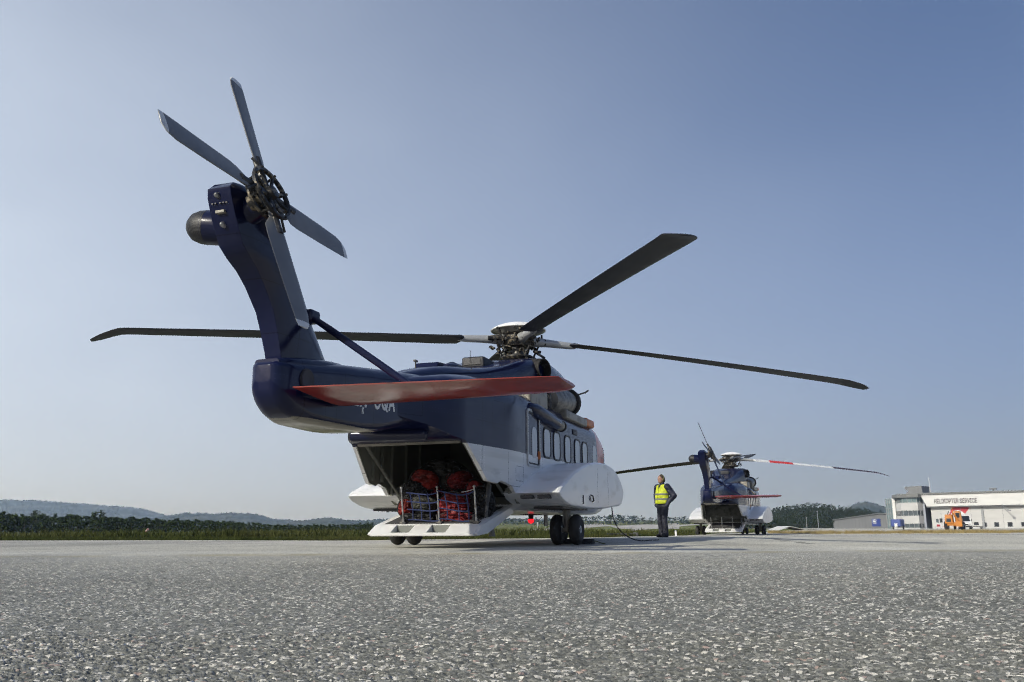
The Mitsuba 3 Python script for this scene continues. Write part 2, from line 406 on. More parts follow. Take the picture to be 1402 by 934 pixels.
P('asphalt', asphalt_colour, rough=0.62, spec=0.45)
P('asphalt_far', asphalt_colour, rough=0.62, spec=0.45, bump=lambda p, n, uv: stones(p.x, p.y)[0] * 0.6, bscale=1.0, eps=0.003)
scene['asphalt_far']['bsdf']['bsdf'].pop('eps', None)
P('grass_soil', lambda p, n, uv: mix(mix((0.050, 0.075, 0.018), (0.095, 0.105, 0.035), fbm(p.x * 0.05, p.y * 0.05, 1.0, 4)), (0.15, 0.13, 0.06), smoothstep(0.5, 0.75, fbm(p.x * 0.13, p.y * 0.3, 5.0, 4))), 0.9, spec=0.1)
P('runway_grey', lambda p, n, uv: mix((0.24, 0.235, 0.22), (0.30, 0.29, 0.27), fbm(p.x * 0.2, p.y * 0.2, 2.0, 3)), 0.8, spec=0.2)
P('hill_heath', lambda p, n, uv: mix((0.020, 0.030, 0.022), (0.050, 0.055, 0.042), smoothstep(0.35, 0.7, fbm(p.x * 0.006, p.y * 0.006, p.z * 0.02, 5))), 0.95, spec=0.05)


def leafy(name, a, b, t=0.25):
    col = proc(lambda p, n, uv: mix(a, b, fbm(p.x * 0.35, p.y * 0.35, p.z * 0.6, 4)))
    scene[name] = {'type': 'principledthin', 'base_color': col, 'roughness': 0.95, 'eta': 1.15, 'diff_trans': t, 'spec_trans': 0.0}
    return name


leafy('leaf_dark', (0.020, 0.034, 0.012), (0.050, 0.070, 0.024))
leafy('leaf_wood', (0.016, 0.028, 0.012), (0.036, 0.050, 0.020))
leafy('grass_green', (0.042, 0.062, 0.018), (0.10, 0.10, 0.040), 0.5)
leafy('grass_dry', (0.26, 0.20, 0.09), (0.46, 0.36, 0.17), 0.5)
P('bark', (0.06, 0.05, 0.04), 0.9)

# ------------------------------------------------------------------ the ground
FH = np.array([math.cos(YAW), math.sin(YAW)])          # along the view, on the ground
LH = np.array([-math.sin(YAW), math.cos(YAW)])         # to the left of it


def uv_of(x, y):
    dx, dy = np.asarray(x) - CAM[0], np.asarray(y) - CAM[1]
    return dx * FH[0] + dy * FH[1], dx * LH[0] + dy * LH[1]


def xy_of(u, v):
    return CAM[0] + u * FH[0] + v * LH[0], CAM[1] + u * FH[1] + v * LH[1]


def apron_z(u):
    return 0.03 * sm(u, 19, 24) - 0.13 * sm(u, 26, 50) - 0.06 * sm(u, 60, 90)


def edge_pt(px, d):
    p = at(px, 722, d)
    return uv_of(p[0], p[1])


_edge = [edge_pt(px, d) for px, d in ((-1500, 29), (-600, 28), (0, 26.6), (240, 24.6), (460, 22.2), (700, 24.0), (830, 26.2), (900, 33), (945, 47), (1000, 72), (1050, 95), (1090, 140), (1130, 190))]
APRON = sg.Polygon([(-30, _edge[0][1])] + _edge + [(520, -120), (520, -420), (-30, -420)])
shapely.prepare(APRON)


def off_apron(x, y):
    u, v = uv_of(x, y)
    p = shapely.points(u, v)
    return np.where(shapely.contains(APRON, p), -1, 1) * shapely.distance(APRON.boundary, p)


def gz(x, y):
    x, y = np.asarray(x, float), np.asarray(y, float)
    u, v = uv_of(x, y)
    D = off_apron(x, y)
    px = 701 - v / np.maximum(u, 5) * FOC / 0.977
    mid = sm(px, 430, 640) * (1 - sm(px, 1030, 1130))
    rise = np.interp(D, [0, 70, 155, 275, 430, 800, 1000, 1600], [0, 0.10, 0.80, 2.5, 4.4, 8, 10.5, 18]) * mid
    z = apron_z(u) + rise
    return np.where(D > 0, z - 0.03, apron_z(u))


def sheet(us, vs, zf):
    U, V = np.meshgrid(us, vs, indexing='ij')
    X, Y = xy_of(U, V)
    m, n = U.shape
    i, j = np.meshgrid(np.arange(m - 1), np.arange(n - 1), indexing='ij')
    a = (i * n + j).ravel()
    F = np.vstack([np.stack([a, a + n, a + n + 1], 1), np.stack([a, a + n + 1, a + 1], 1)])
    t = np.stack([X.ravel(), Y.ravel(), zf(X, Y, U, V).ravel()], 1)
    e = np.cross(t[F[0, 1]] - t[F[0, 0]], t[F[0, 2]] - t[F[0, 0]])
    return t, (F if e[2] > 0 else F[:, ::-1])


def relief(X, Y, U, V):
    h = np.array(stones(mi.Float(X.ravel().astype(np.float32)), mi.Float(Y.ravel().astype(np.float32)))[0]).reshape(X.shape)
    fade = sm(U, 0.75, 0.95) * (1 - 0.8 * sm(U, 8.0, 12.5)) * (1 - sm(U, 12.5, 13.0)) * (1 - sm(np.abs(V), 0.9 * np.interp(U, [0, 2.6, 2.61, 5.5, 5.51, 13], [2.2, 2.2, 4, 4, 9, 9]), 0.99 * np.interp(U, [0, 2.6, 2.61, 5.5, 5.51, 13], [2.2, 2.2, 4, 4, 9, 9])))
    h = h + 0.012 * (meshkit.noise(np.stack([X * 28, Y * 28, X * 0], -1)) - 0.5) * sm(U, 4.5, 6.5)
    return (h - 0.008) * fade


t_ap = Thing('apron', 'grey asphalt apron with pale stones showing, wide open foreground', None, kind='structure')
near1 = sheet(np.arange(0.75, 2.6001, 0.0043), np.arange(-2.2, 2.2001, 0.0050), relief)
near2 = sheet(np.linspace(2.6, 5.5, 300), np.arange(-4.0, 4.0001, 0.0105), relief)
t_ap.own(near1, 'asphalt', smooth=True)
t_ap.part('paving', near2, 'asphalt', smooth=True)
near3 = sheet(np.concatenate([np.arange(5.5, 8.5, 0.015), np.arange(8.5, 13.001, 0.03)]), np.arange(-9.0, 9.0001, 0.02), relief)
t_ap.part('paving', near3, 'asphalt', smooth=True)
flat = lambda X, Y, U, V: apron_z(U)
frame_parts = [sheet([-30, 0.75], [-60, 60], flat), sheet([0.75, 2.6], [-60, -2.2], flat), sheet([0.75, 2.6], [2.2, 60], flat),
               sheet([2.6, 5.5], [-60, -4.0], flat), sheet([2.6, 5.5], [4.0, 60], flat)]
t_ap.part('paving', frame_parts, 'asphalt_far')
far_poly = APRON.intersection(sg.box(5.5, -420, 520, 80)).difference(sg.box(5.4, -9, 13, 9))
bits = []
for a, b in ((5.5, 13), (13, 18), (18, 20), (20, 22), (22, 24), (24, 26), (26, 30), (30, 36), (36, 44), (44, 54), (54, 64), (64, 76), (76, 90), (90, 140), (140, 220), (220, 520)):
    g = far_poly.intersection(sg.box(a, -420, b, 80))
    for q in getattr(g, 'geoms', [g]):
        if q.area < 1e-6: continue
        v2, f2 = trimesh.creation.triangulate_polygon(q, engine='earcut')
        X, Y = xy_of(v2[:, 0], v2[:, 1])
        V3 = np.stack([X, Y, apron_z(v2[:, 0])], 1)
        e = np.cross(V3[f2[:, 1]] - V3[f2[:, 0]], V3[f2[:, 2]] - V3[f2[:, 0]])[:, 2]
        f2 = np.where((e > 0)[:, None], f2, f2[:, ::-1])
        bits.append((V3, f2))
t_ap.part('paving', bits, 'asphalt_far')

# terrain beyond and under the apron
th = np.radians(np.linspace(-75, 75, 301))
rad = np.concatenate([np.linspace(4, 60, 113), np.geomspace(61, 9000, 110)])
Rr, Th = np.meshgrid(rad, th, indexing='ij')
U_, V_ = Rr * np.cos(Th), Rr * np.sin(Th)
X_, Y_ = xy_of(U_, V_)
D_ = off_apron(X_, Y_)
Z_ = gz(X_, Y_)
Z_ = np.where(D_ < 0, apron_z(U_) - 0.03 - 0.35 * sm(-D_, 0.0, 4.0), Z_) - 0.02
_hp = at(1077, 722, 172)
Z_ -= 2.0 * np.exp(-((X_ - _hp[0])**2 + (Y_ - _hp[1])**2) / (2 * 7.0**2)) * (D_ > 1)
Z_ += 0.05 * (meshkit.fbm(np.stack([X_ * 0.3, Y_ * 0.3, X_ * 0], -1), 3) - 0.5) * sm(D_, 0.5, 4)
m_, n_ = Rr.shape
i_, j_ = np.meshgrid(np.arange(m_ - 1), np.arange(n_ - 1), indexing='ij')
a_ = (i_ * n_ + j_).ravel()
TF = np.vstack([np.stack([a_, a_ + n_, a_ + n_ + 1], 1), np.stack([a_, a_ + n_ + 1, a_ + 1], 1)])
one('ground', 'grassy airfield ground stretching away beyond the apron', None, (np.stack([X_.ravel(), Y_.ravel(), Z_.ravel()], 1), TF), 'grass_soil', smooth=True, kind='structure')


def drape(name, label, poly_px, lift=0.06, mat='runway_grey', nu=24, nv=4):
    """A strip between two edges, each a list of (px, depth), laid on the terrain."""
    A, B = ([np.array(ground_at(px, d)) for px, d in side] for side in poly_px)
    A, B = (np.array([[np.interp(t, np.linspace(0, 1, len(S)), [q[k] for q in S]) for k in range(2)] for t in np.linspace(0, 1, nu)]) for S in (A, B))
    G = np.array([A + (B - A) * s for s in np.linspace(0, 1, nv)])
    z = gz(G[..., 0], G[..., 1]) + lift
    V3 = np.concatenate([G, z[..., None]], -1).reshape(-1, 3)
    i, j = np.meshgrid(np.arange(nv - 1), np.arange(nu - 1), indexing='ij')
    a = (i * nu + j).ravel()
    F = np.vstack([np.stack([a, a + 1, a + nu + 1], 1), np.stack([a, a + nu + 1, a + nu], 1)])
    return one(name, label, None, (V3, F), mat, smooth=True, kind='structure')


def hit(px, py):
    """Depth at which the sight line meets the terrain."""
    ds = np.concatenate([np.arange(22, 120, 0.5), np.geomspace(120, 1500, 200)])
    p = CAM[None] + ds[:, None] * (CF + CR * (px - 701) / FOC + CU * (467 - py) / FOC)[None]
    k = np.nonzero(p[:, 2] <= gz(p[:, 0], p[:, 1]))[0]
    return px, float(ds[k[0]]) if len(k) else 400.0


drape('taxiway', 'pale grey taxiway curving away through the grass under the helicopter', [[hit(*q) for q in ((596, 736.8), (664, 735.2), (715, 730.5), (751, 727), (790, 723.5), (822, 721.3), (870, 718.8), (930, 716.3))],
                                                                           [hit(*q) for q in ((596, 732.4), (664, 731), (715, 726.3), (751, 722.6), (790, 719.2), (822, 716.8), (870, 714.6), (930, 713.0))]], 0.05, nu=90)
drape('taxiway', 'narrow grey side taxiway right of the worker', [[hit(*q) for q in ((862, 727.3), (900, 723.6), (945, 719.5), (985, 717.5))], [hit(*q) for q in ((862, 725.2), (900, 721.8), (945, 717.8), (985, 716.2))]], 0.05, nu=60)

# ------------------------------------------------------------------ hills
def ridge(name, label, prof, d, back, rough, seed, mat='hill_heath', foot=0.35):
    """A long hill: its crest line (photo px, py) stands at depth d; the slope comes down towards the camera over foot*d metres."""
    px = np.arange(prof[0][0], prof[-1][0] + 0.1, 1.0)
    py = np.interp(px, [q[0] for q in prof], [q[1] for q in prof])
    crest = np.array([at(a, b, d) for a, b in zip(px, py)])
    rows = []
    r = np.random.default_rng(seed)
    K = 26
    for k, s in enumerate(np.concatenate([np.linspace(0, 1, K), [1.25]])):
        dd = d * (1 - foot * (1 - s)) if s <= 1 else d + back
        P0 = np.array([at(a, 722, dd) for a in px])
        hs = (s ** 1.4 if s <= 1 else 0.2)
        n1 = meshkit.fbm(np.stack([px * 0.05, np.full_like(px, s * 4.0), np.full_like(px, seed)], -1), 4) - 0.5
        n2 = meshkit.fbm(np.stack([px * 0.45, np.full_like(px, s * 30.0), np.full_like(px, seed + 3)], -1), 3) - 0.5
        H = crest[:, 2] * hs * (1 + 0.5 * n1 * (1 - s if s < 1 else 0) * 2) + n2 * rough * (0.4 + s)
        rows.append(np.stack([P0[:, 0], P0[:, 1], np.where(s == 0, -3.0, H)], 1))
    G = np.array(rows); m, n = G.shape[:2]
    i, j = np.meshgrid(np.arange(m - 1), np.arange(n - 1), indexing='ij')
    a = (i * n + j).ravel()
    F = np.vstack([np.stack([a, a + n, a + n + 1], 1), np.stack([a, a + n + 1, a + 1], 1)])
    one(name, label, None, (G.reshape(-1, 3), F), mat, smooth=30, kind='structure')


ridge('hills', 'long blue hazy ridge on the left horizon', [(-260, 694), (-120, 688), (0, 684), (51, 685), (110, 689.5), (177, 694.5), (195, 696.5), (221, 704), (260, 712), (330, 719), (420, 722)], 5200, 900, 9, 5)
ridge('hills', 'nearer hazy hill right of the long ridge', [(150, 721), (200, 712), (235, 704.5), (252, 702), (295, 703.5), (316, 701.5), (351, 704), (371, 710), (404, 712.5), (430, 714.5), (480, 719), (520, 722)], 3300, 600, 7, 9)
ridge('hills', 'low hazy knoll beside the ramp', [(360, 720), (404, 714), (430, 711), (451, 708.5), (478, 712), (499, 713), (527, 710.5), (560, 709), (600, 711), (680, 710), (760, 712), (840, 714), (980, 713), (1080, 716)], 2600, 500, 6, 14)
ridge('hills', 'rounded hazy hill behind the right wood', [(1110, 722), (1150, 711), (1166, 694), (1176, 688.5), (1190, 687), (1200, 688.5), (1215, 694.5), (1235, 705), (1280, 716), (1330, 722)], 2300, 400, 5, 21)


# ------------------------------------------------------------------ woods and trees
def leaf_cloud(C, size, r, flat_=0.6):
    """Random leaf-clump triangles pairs at the points C."""
    n = len(C)
    a = r.normal(size=(n, 3)); a /= np.linalg.norm(a, axis=1, keepdims=True)
    b = np.cross(a, r.normal(size=(n, 3))); b /= np.linalg.norm(b, axis=1, keepdims=True)
    s = size * r.uniform(0.6, 1.3, (n, 1)) if np.ndim(size) == 0 else size[:, None] * r.uniform(0.6, 1.3, (n, 1))
    V = np.stack([C + a * s, C + b * s * 0.7, C - a * s * 0.9, C - b * s * 0.6], 1).reshape(-1, 3)
    k = np.arange(n) * 4
    F = np.vstack([np.stack([k, k + 1, k + 2], 1), np.stack([k, k + 2, k + 3], 1)])
    return V, F


def crown_points(n, h, w, r, kind):
    """Points through a crown of height h and width w standing at the origin, gathered in clumps."""
    nb = max(5, int(n / 22))
    t = r.uniform(0.12, 1.0, nb)
    if kind == 'spruce':
        rad = w / 2 * (1.05 - t) * r.uniform(0.4, 1.0, nb)
    else:
        rad = w / 2 * np.sqrt(np.clip(1 - (2 * (t - 0.55) / 0.95) ** 2, 0.03, 1)) * np.sqrt(r.uniform(0.1, 1.0, nb))
    ph = r.uniform(0, 6.283, nb)
    base = np.stack([rad * np.cos(ph), rad * np.sin(ph), t * h], 1)
    k = r.integers(0, nb, n)
    return base[k] + np.clip(r.normal(size=(n, 3)), -1.6, 1.6) * np.array([w * 0.075, w * 0.075, h * 0.045])


def wood(name, label, spots, mat, seed):
    """spots: (x, y, z, height, width, faces, kind)"""
    r = np.random.default_rng(seed)
    Cs, Ss, stems = [], [], []
    for (x, y, z, h, w, n, kind) in spots:
        p = crown_points(n, h, w, r, kind)
        Cs.append(p + [x, y, z]); Ss.append(np.full(n, h * 0.075 + 0.08))
        stems.append(rod((x, y, z - 0.3), (x, y, z + h * 0.7), h * 0.02, h * 0.008, 4))
    V, F = leaf_cloud(np.vstack(Cs), np.concatenate(Ss), r)
    t = Thing(name, label, 'wood', kind='stuff')
    t.own((V, F), mat)
    t.part('trunk', stems, 'bark')
    labels[t.key + '__trunk'] = {'kind': 'stuff'}


r_ = np.random.default_rng(3)
spots = []
top = [(-320, 704), (-60, 703), (0, 704), (60, 706), (120, 707), (180, 709), (240, 711), (300, 713), (360, 717), (400, 719), (440, 717.5), (470, 718), (500, 718), (530, 716), (560, 718), (640, 719)]
for px in np.arange(-320, 640, 2.6):
    for row in range(3):
        d = 235 + 35 * row + r_.uniform(-14, 14)
        q = px + r_.uniform(-2, 2)
        want = np.interp(q, [a for a, _ in top], [b for _, b in top]) + r_.normal() * 0.55
        if d > 292 and r_.random() < 0.3: continue
        p = at(q, want, d)
        z0 = float(gz(p[0], p[1]))
        h = max(1.6, (p[2] - z0) * r_.uniform(0.78, 1.0))
        spots.append((p[0], p[1], z0, h, h * r_.uniform(0.7, 1.15), 90, 'spruce' if r_.random() < 0.12 else 'round'))
wood('woodland', 'dense dark green belt of trees along the left edge of the airfield', spots, 'leaf_dark', 11)
# scrub in front of the belt
spots = []
for px in np.arange(-320, 600, 5.5):
    d = r_.uniform(150, 205)
    p = at(px + r_.uniform(-4, 4), 722, d)
    spots.append((p[0], p[1], float(gz(p[0], p[1])), r_.uniform(0.3, 1.2), r_.uniform(1.0, 3.5), 30, 'round'))
wood('scrub', 'low scrub at the foot of the left tree belt', spots, 'leaf_wood', 12)
# far trees across the runway
spots = []
top = [(560, 711), (640, 709), (700, 710), (770, 709), (830, 707), (850, 705), (862, 706), (880, 709), (905, 709.5), (930, 708), (960, 709), (1000, 708), (1060, 708)]
for px in np.arange(560, 1075, 3.2):
    for row in range(2):
        d = 880 + 70 * row + r_.uniform(-25, 25)
        want = np.interp(px, [a for a, _ in top], [b for _, b in top]) + r_.normal() * 0.9
        p = at(px + r_.uniform(-2, 2), want, d)
        z0 = float(gz(p[0], p[1]))
        h = max(3.0, p[2] - z0)
        spots.append((p[0], p[1], z0, h, h * r_.uniform(1.0, 1.6), 46, 'round'))
wood('woodland', 'thin distant row of trees beyond the runway', spots, 'leaf_wood', 13)

# the wooded knoll on the right: ground, then its canopy
knoll = [(1000, 722), (1030, 708), (1054, 704), (1077, 698), (1100, 695.5), (1120, 695), (1157, 699.5), (1191, 704), (1215, 707), (1260, 714), (1300, 722)]
ridge('hills', 'wooded knoll between the far helicopter and the hangar', knoll, 560, 150, 0.6, 31, foot=0.3)
spots = []
for px in np.arange(1020, 1290, 1.9):
    for s in np.linspace(0.0, 1.0, 13):
        q = px + r_.uniform(-2, 2)
        s = float(np.clip(s + r_.uniform(-0.06, 0.06), 0, 1))
        crest = at(q, np.interp(q, [a for a, _ in knoll], [b for _, b in knoll]), 560)[2]
        p = at(q, 722, 560 * (1 - 0.3 * (1 - s)))
        h = r_.uniform(2.2, 4.4)
        spots.append((p[0], p[1], crest * s ** 1.4 - 0.5, h, h * r_.uniform(0.7, 1.2), 44, 'spruce' if r_.random() < 0.4 else 'round'))
wood('woodland', 'dark conifer wood covering the knoll right of the far helicopter', spots, 'leaf_wood', 15)


def tree(label, px, d, top_py, wf, kind, seed, n=420):
    p = at(px, top_py, d)
    z0 = float(gz(p[0], p[1]))
    h = p[2] - z0
    r = np.random.default_rng(seed)
    t = Thing('pine_tree' if kind == 'spruce' else 'bushy_tree', label, 'tree', T=place(p[0], p[1], z0))
    V, F = leaf_cloud(crown_points(n, h, h * wf, r, kind), h * 0.045, r)
    t.part('crown', (V, F), 'leaf_dark')
    limbs = [rod((0, 0, -0.2), (0.05 * h, 0, h * 0.75), h * 0.025, h * 0.006, 7)]
    for k in range(6):
        a = r.uniform(0, 6.28); z = h * r.uniform(0.25, 0.6)
        limbs.append(rod((0.03 * h, 0, z), (math.cos(a) * h * wf * 0.35, math.sin(a) * h * wf * 0.35, z + h * 0.15), h * 0.010, h * 0.003, 5))
    t.part('trunk', limbs, 'bark')


tree('bushy dark tree standing above the left tree belt, nearest the windsock', 137, 232, 700.5, 0.75, 'round', 41)
tree('bushy tree standing above the belt under the long ridge', 53, 236, 700.5, 0.9, 'round', 42)
tree('pointed spruce at the far left end of the tree belt', 5, 230, 701, 0.5, 'spruce', 43)
tree('small pointed spruce just left of the white ramp', 493, 232, 716.0, 0.6, 'spruce', 44)
tree('bushy tree just left of the white ramp', 506, 236, 714.5, 0.95, 'round', 45)


# grass along the apron's far edge
def grass_blades(name, label, n, area, hmin, hmax, mat, seed, width=0.012):
    r = np.random.default_rng(seed)
    U, V = area(n, r)
    X, Y = xy_of(U, V)
    Z = gz(X, Y)
    tall = meshkit.fbm(np.stack([X * 0.5, Y * 0.5, X * 0], -1), 3, 4)
    H = (hmin + (hmax - hmin) * r.random(len(X)) ** 1.5) * (0.5 + 1.1 * tall)
    a = r.uniform(0, 6.283, len(X))
    w = width * r.uniform(0.7, 1.5, len(X))
    lean = r.normal(size=(len(X), 2)) * H[:, None] * 0.35
    B = np.stack([X, Y, Z - 0.03], 1)
    s = np.stack([np.cos(a) * w, np.sin(a) * w, 0 * a], 1)
    tip = B + np.column_stack([lean, H + 0.03])
    V3 = np.stack([B - s, B + s, tip], 1).reshape(-1, 3)
    F = np.arange(len(V3)).reshape(-1, 3)
    one(name, label, 'grass', (V3, F), mat, kind='stuff')


def edge_band(lo, hi, w0, w1):
    E = np.array(_edge)
    seg = np.linalg.norm(np.diff(E, axis=0), axis=1)
    S = np.concatenate([[0], np.cumsum(seg)])

    def f(n, r):
        s = r.uniform(S[lo], S[hi], n)
        u = np.interp(s, S, E[:, 0]); v = np.interp(s, S, E[:, 1])
        k = np.clip(np.searchsorted(S, s) - 1, 0, len(seg) - 1)
        t = (E[k + 1] - E[k]) / seg[k][:, None]
        nrm = np.stack([t[:, 1], -t[:, 0]], 1)
        nrm *= np.where(nrm[:, :1] + 0.3 * nrm[:, 1:] > 0, 1, -1)
        dd = w0 + (w1 - w0) * r.random(n) ** 2
        wob = 0.35 * (meshkit.noise(np.stack([s * 0.9, s * 0, s * 0], -1)) - 0.3)
        return u + nrm[:, 0] * (dd + wob), v + nrm[:, 1] * (dd + wob)
    return f


grass_blades('grass', 'ragged green grass along the far edge of the apron', 52000, edge_band(1, 8, 0.0, 9.0), 0.04, 0.15, 'grass_green', 51, 0.016)
grass_blades('long_grass', 'taller tufted grass in the field behind the apron edge', 26000, edge_band(1, 4, 8.0, 60.0), 0.12, 0.42, 'grass_green', 52, 0.04)


def verge(n, r):
    px = r.uniform(1035, 1460, n)
    d = 57.5 + 3.5 * (meshkit.noise(np.stack([px * 0.05, px * 0, px * 0], -1)) - 0.5) + r.normal(size=n) * 2.6 + np.interp(px, [1035, 1120, 1460], [8, 0, 0])
    keep = meshkit.fbm(np.stack([px * 0.07, d * 0.35, px * 0], -1), 3, 8) > 0.46
    px, d = px[keep], d[keep]
    p = CAM[None, :2] + d[:, None] * ((CF + 0 * CR)[None, :2] / np.cos(PITCH) + CR[None, :2] * ((px - 701) / FOC * 1.022)[:, None])
    return uv_of(p[:, 0], p[:, 1])


grass_blades('dry_grass', 'wavy strip of yellow dry grass on the apron before the hangar', 30000, verge, 0.06, 0.22, 'grass_dry', 53, 0.018)


# ------------------------------------------------------------------ the helicopters
def tail_plane(cant, tilt=0.013):
    n = np.array([math.sin(tilt), -math.cos(cant) * math.cos(tilt), math.sin(cant) * math.cos(tilt)])
    u = np.array([1, 0, 0]) - n * n[0]; u /= np.linalg.norm(u)
    return n, u, np.cross(n, u)


def airfoil(c, t, k=9):
    """Closed (along chord, thickness) section: nose at +0.3c, tail at -0.7c."""
    s = (1 - np.cos(np.linspace(0, np.pi, k))) / 2
    y = 5 * t * (0.2969 * np.sqrt(s) - 0.126 * s - 0.3516 * s**2 + 0.2843 * s**3 - 0.095 * s**4)
    up = np.stack([(0.3 - s) * c, y * c], 1)
    lo = np.stack([(0.3 - s) * c, -y * c], 1)[::-1]
    return np.vstack([up, lo[:-1] if abs(lo[-1, 1]) < 1e-9 else lo])


def blade_mesh(hub, er, et, up, stations):
    """stations: (r, chord, thickness ratio, pitch in degrees, sweep back, lift)."""
    rings, uvs = [], []
    for r, c, t, pit, sw, z in stations:
        q = airfoil(c, t)
        a = math.radians(pit)
        ch = et * math.cos(a) + up * math.sin(a)
        th_ = up * math.cos(a) - et * math.sin(a)
        rings.append(hub + er * r + up * z - et * sw + q[:, :1] * ch + q[:, 1:] * th_)
        uvs += [(r, 0.5)] * len(q)
    m = loft(rings)
    uvs += [(stations[0][0], 0.5), (stations[-1][0], 0.5)]
    return m, np.array(uvs)


def spline_closed(pts, n=56):
    from scipy.interpolate import splprep, splev
    p = np.array(pts + pts[:1], float)
    tck, _ = splprep(p.T, s=0, per=True)
    return np.array(splev(np.linspace(0, 1, n, endpoint=False), tck)).T


def rr_poly(cx, cz, w, h, r):
    return sg.box(cx - w / 2 + r, cz - h / 2 + r, cx + w / 2 - r, cz + h / 2 - r).buffer(r, 6)


def ring_poly(cx, cz, w, h, r, t):
    return rr_poly(cx, cz, w, h, r).difference(rr_poly(cx, cz, w - 2 * t, h - 2 * t, max(r - t, 0.01)))


BODY = [(5.72, 0.10, 1.02, 1.30, 0.1, 0.1), (5.45, 0.42, 0.88, 1.58, 0.3, 0.3), (4.9, 0.72, 0.74, 1.92, 0.4, 0.35), (4.0, 0.99, 0.65, 2.38, 0.45, 0.35), (3.0, 1.14, 0.61, 2.64, 0.45, 0.32),
        (2.0, 1.2, 0.6, 2.74, 0.45, 0.3), (-3.7, 1.2, 0.6, 2.76, 0.45, 0.3), (-4.7, 1.08, 0.6, 2.73, 0.45, 0.28), (-5.35, 0.985, 0.6, 2.66, 0.42, 0.28), (-5.56, 0.95, 0.6, 2.62, 0.4, 0.28),
        (-5.85, 0.84, 0.6, 2.56, 0.38, 0.25), (-6.2, 0.63, 0.6, 2.50, 0.32, 0.2), (-6.6, 0.46, 0.6, 2.44, 0.25, 0.2), (-6.95, 0.36, 0.6, 2.36, 0.2, 0.2)]
BOOM = [(-5.2, 0.50, 1.82, 2.66, 0.26, 0.10), (-6.2, 0.45, 1.77, 2.56, 0.25, 0.12), (-6.7, 0.42, 1.68, 2.51, 0.23, 0.12), (-7.2, 0.38, 1.575, 2.46, 0.22, 0.12), (-8.0, 0.33, 1.525, 2.37, 0.19, 0.12), (-8.7, 0.285, 1.525, 2.27, 0.16, 0.13),
        (-9.0, 0.255, 1.575, 2.22, 0.12, 0.15), (-9.16, 0.232, 1.65, 2.20, 0.09, 0.15), (-9.27, 0.20, 1.74, 2.19, 0.07, 0.14), (-9.34, 0.15, 1.84, 2.17, 0.06, 0.10), (-9.37, 0.09, 1.94, 2.13, 0.03, 0.05)]
COWL = [(-6.1, 0.16, 2.2, 2.56, 0.14, 0.1), (-4.8, 0.42, 2.3, 2.90, 0.22, 0.1), (-3.6, 0.58, 2.4, 3.07, 0.22, 0.1), (-2.5, 0.76, 2.45, 3.31, 0.25, 0.1), (-1.6, 0.93, 2.5, 3.58, 0.28, 0.2),
        (-0.7, 0.97, 2.5, 3.72, 0.30, 0.2), (0.5, 0.93, 2.5, 3.71, 0.34, 0.2), (1.5, 0.78, 2.5, 3.54, 0.38, 0.2), (2.4, 0.52, 2.5, 3.22, 0.3, 0.2), (3.0, 0.25, 2.48, 2.82, 0.15, 0.1)]
SPON = [(-3.83, 0.87), (-3.5, 1.02), (-2.92, 1.21), (-2.15, 1.39), (-1.18, 1.53), (-0.15, 1.57), (0.74, 1.47), (1.26, 1.28), (1.50, 1.06), (1.36, 0.86), (0.85, 0.745), (-0.05, 0.69), (-0.83, 0.66), (-1.83, 0.645), (-2.72, 0.66), (-3.5, 0.73)]


def boom_w(x):
    b = sorted((q[0], q[1]) for q in BOOM)
    return np.interp(x, [q[0] for q in b], [q[1] for q in b])


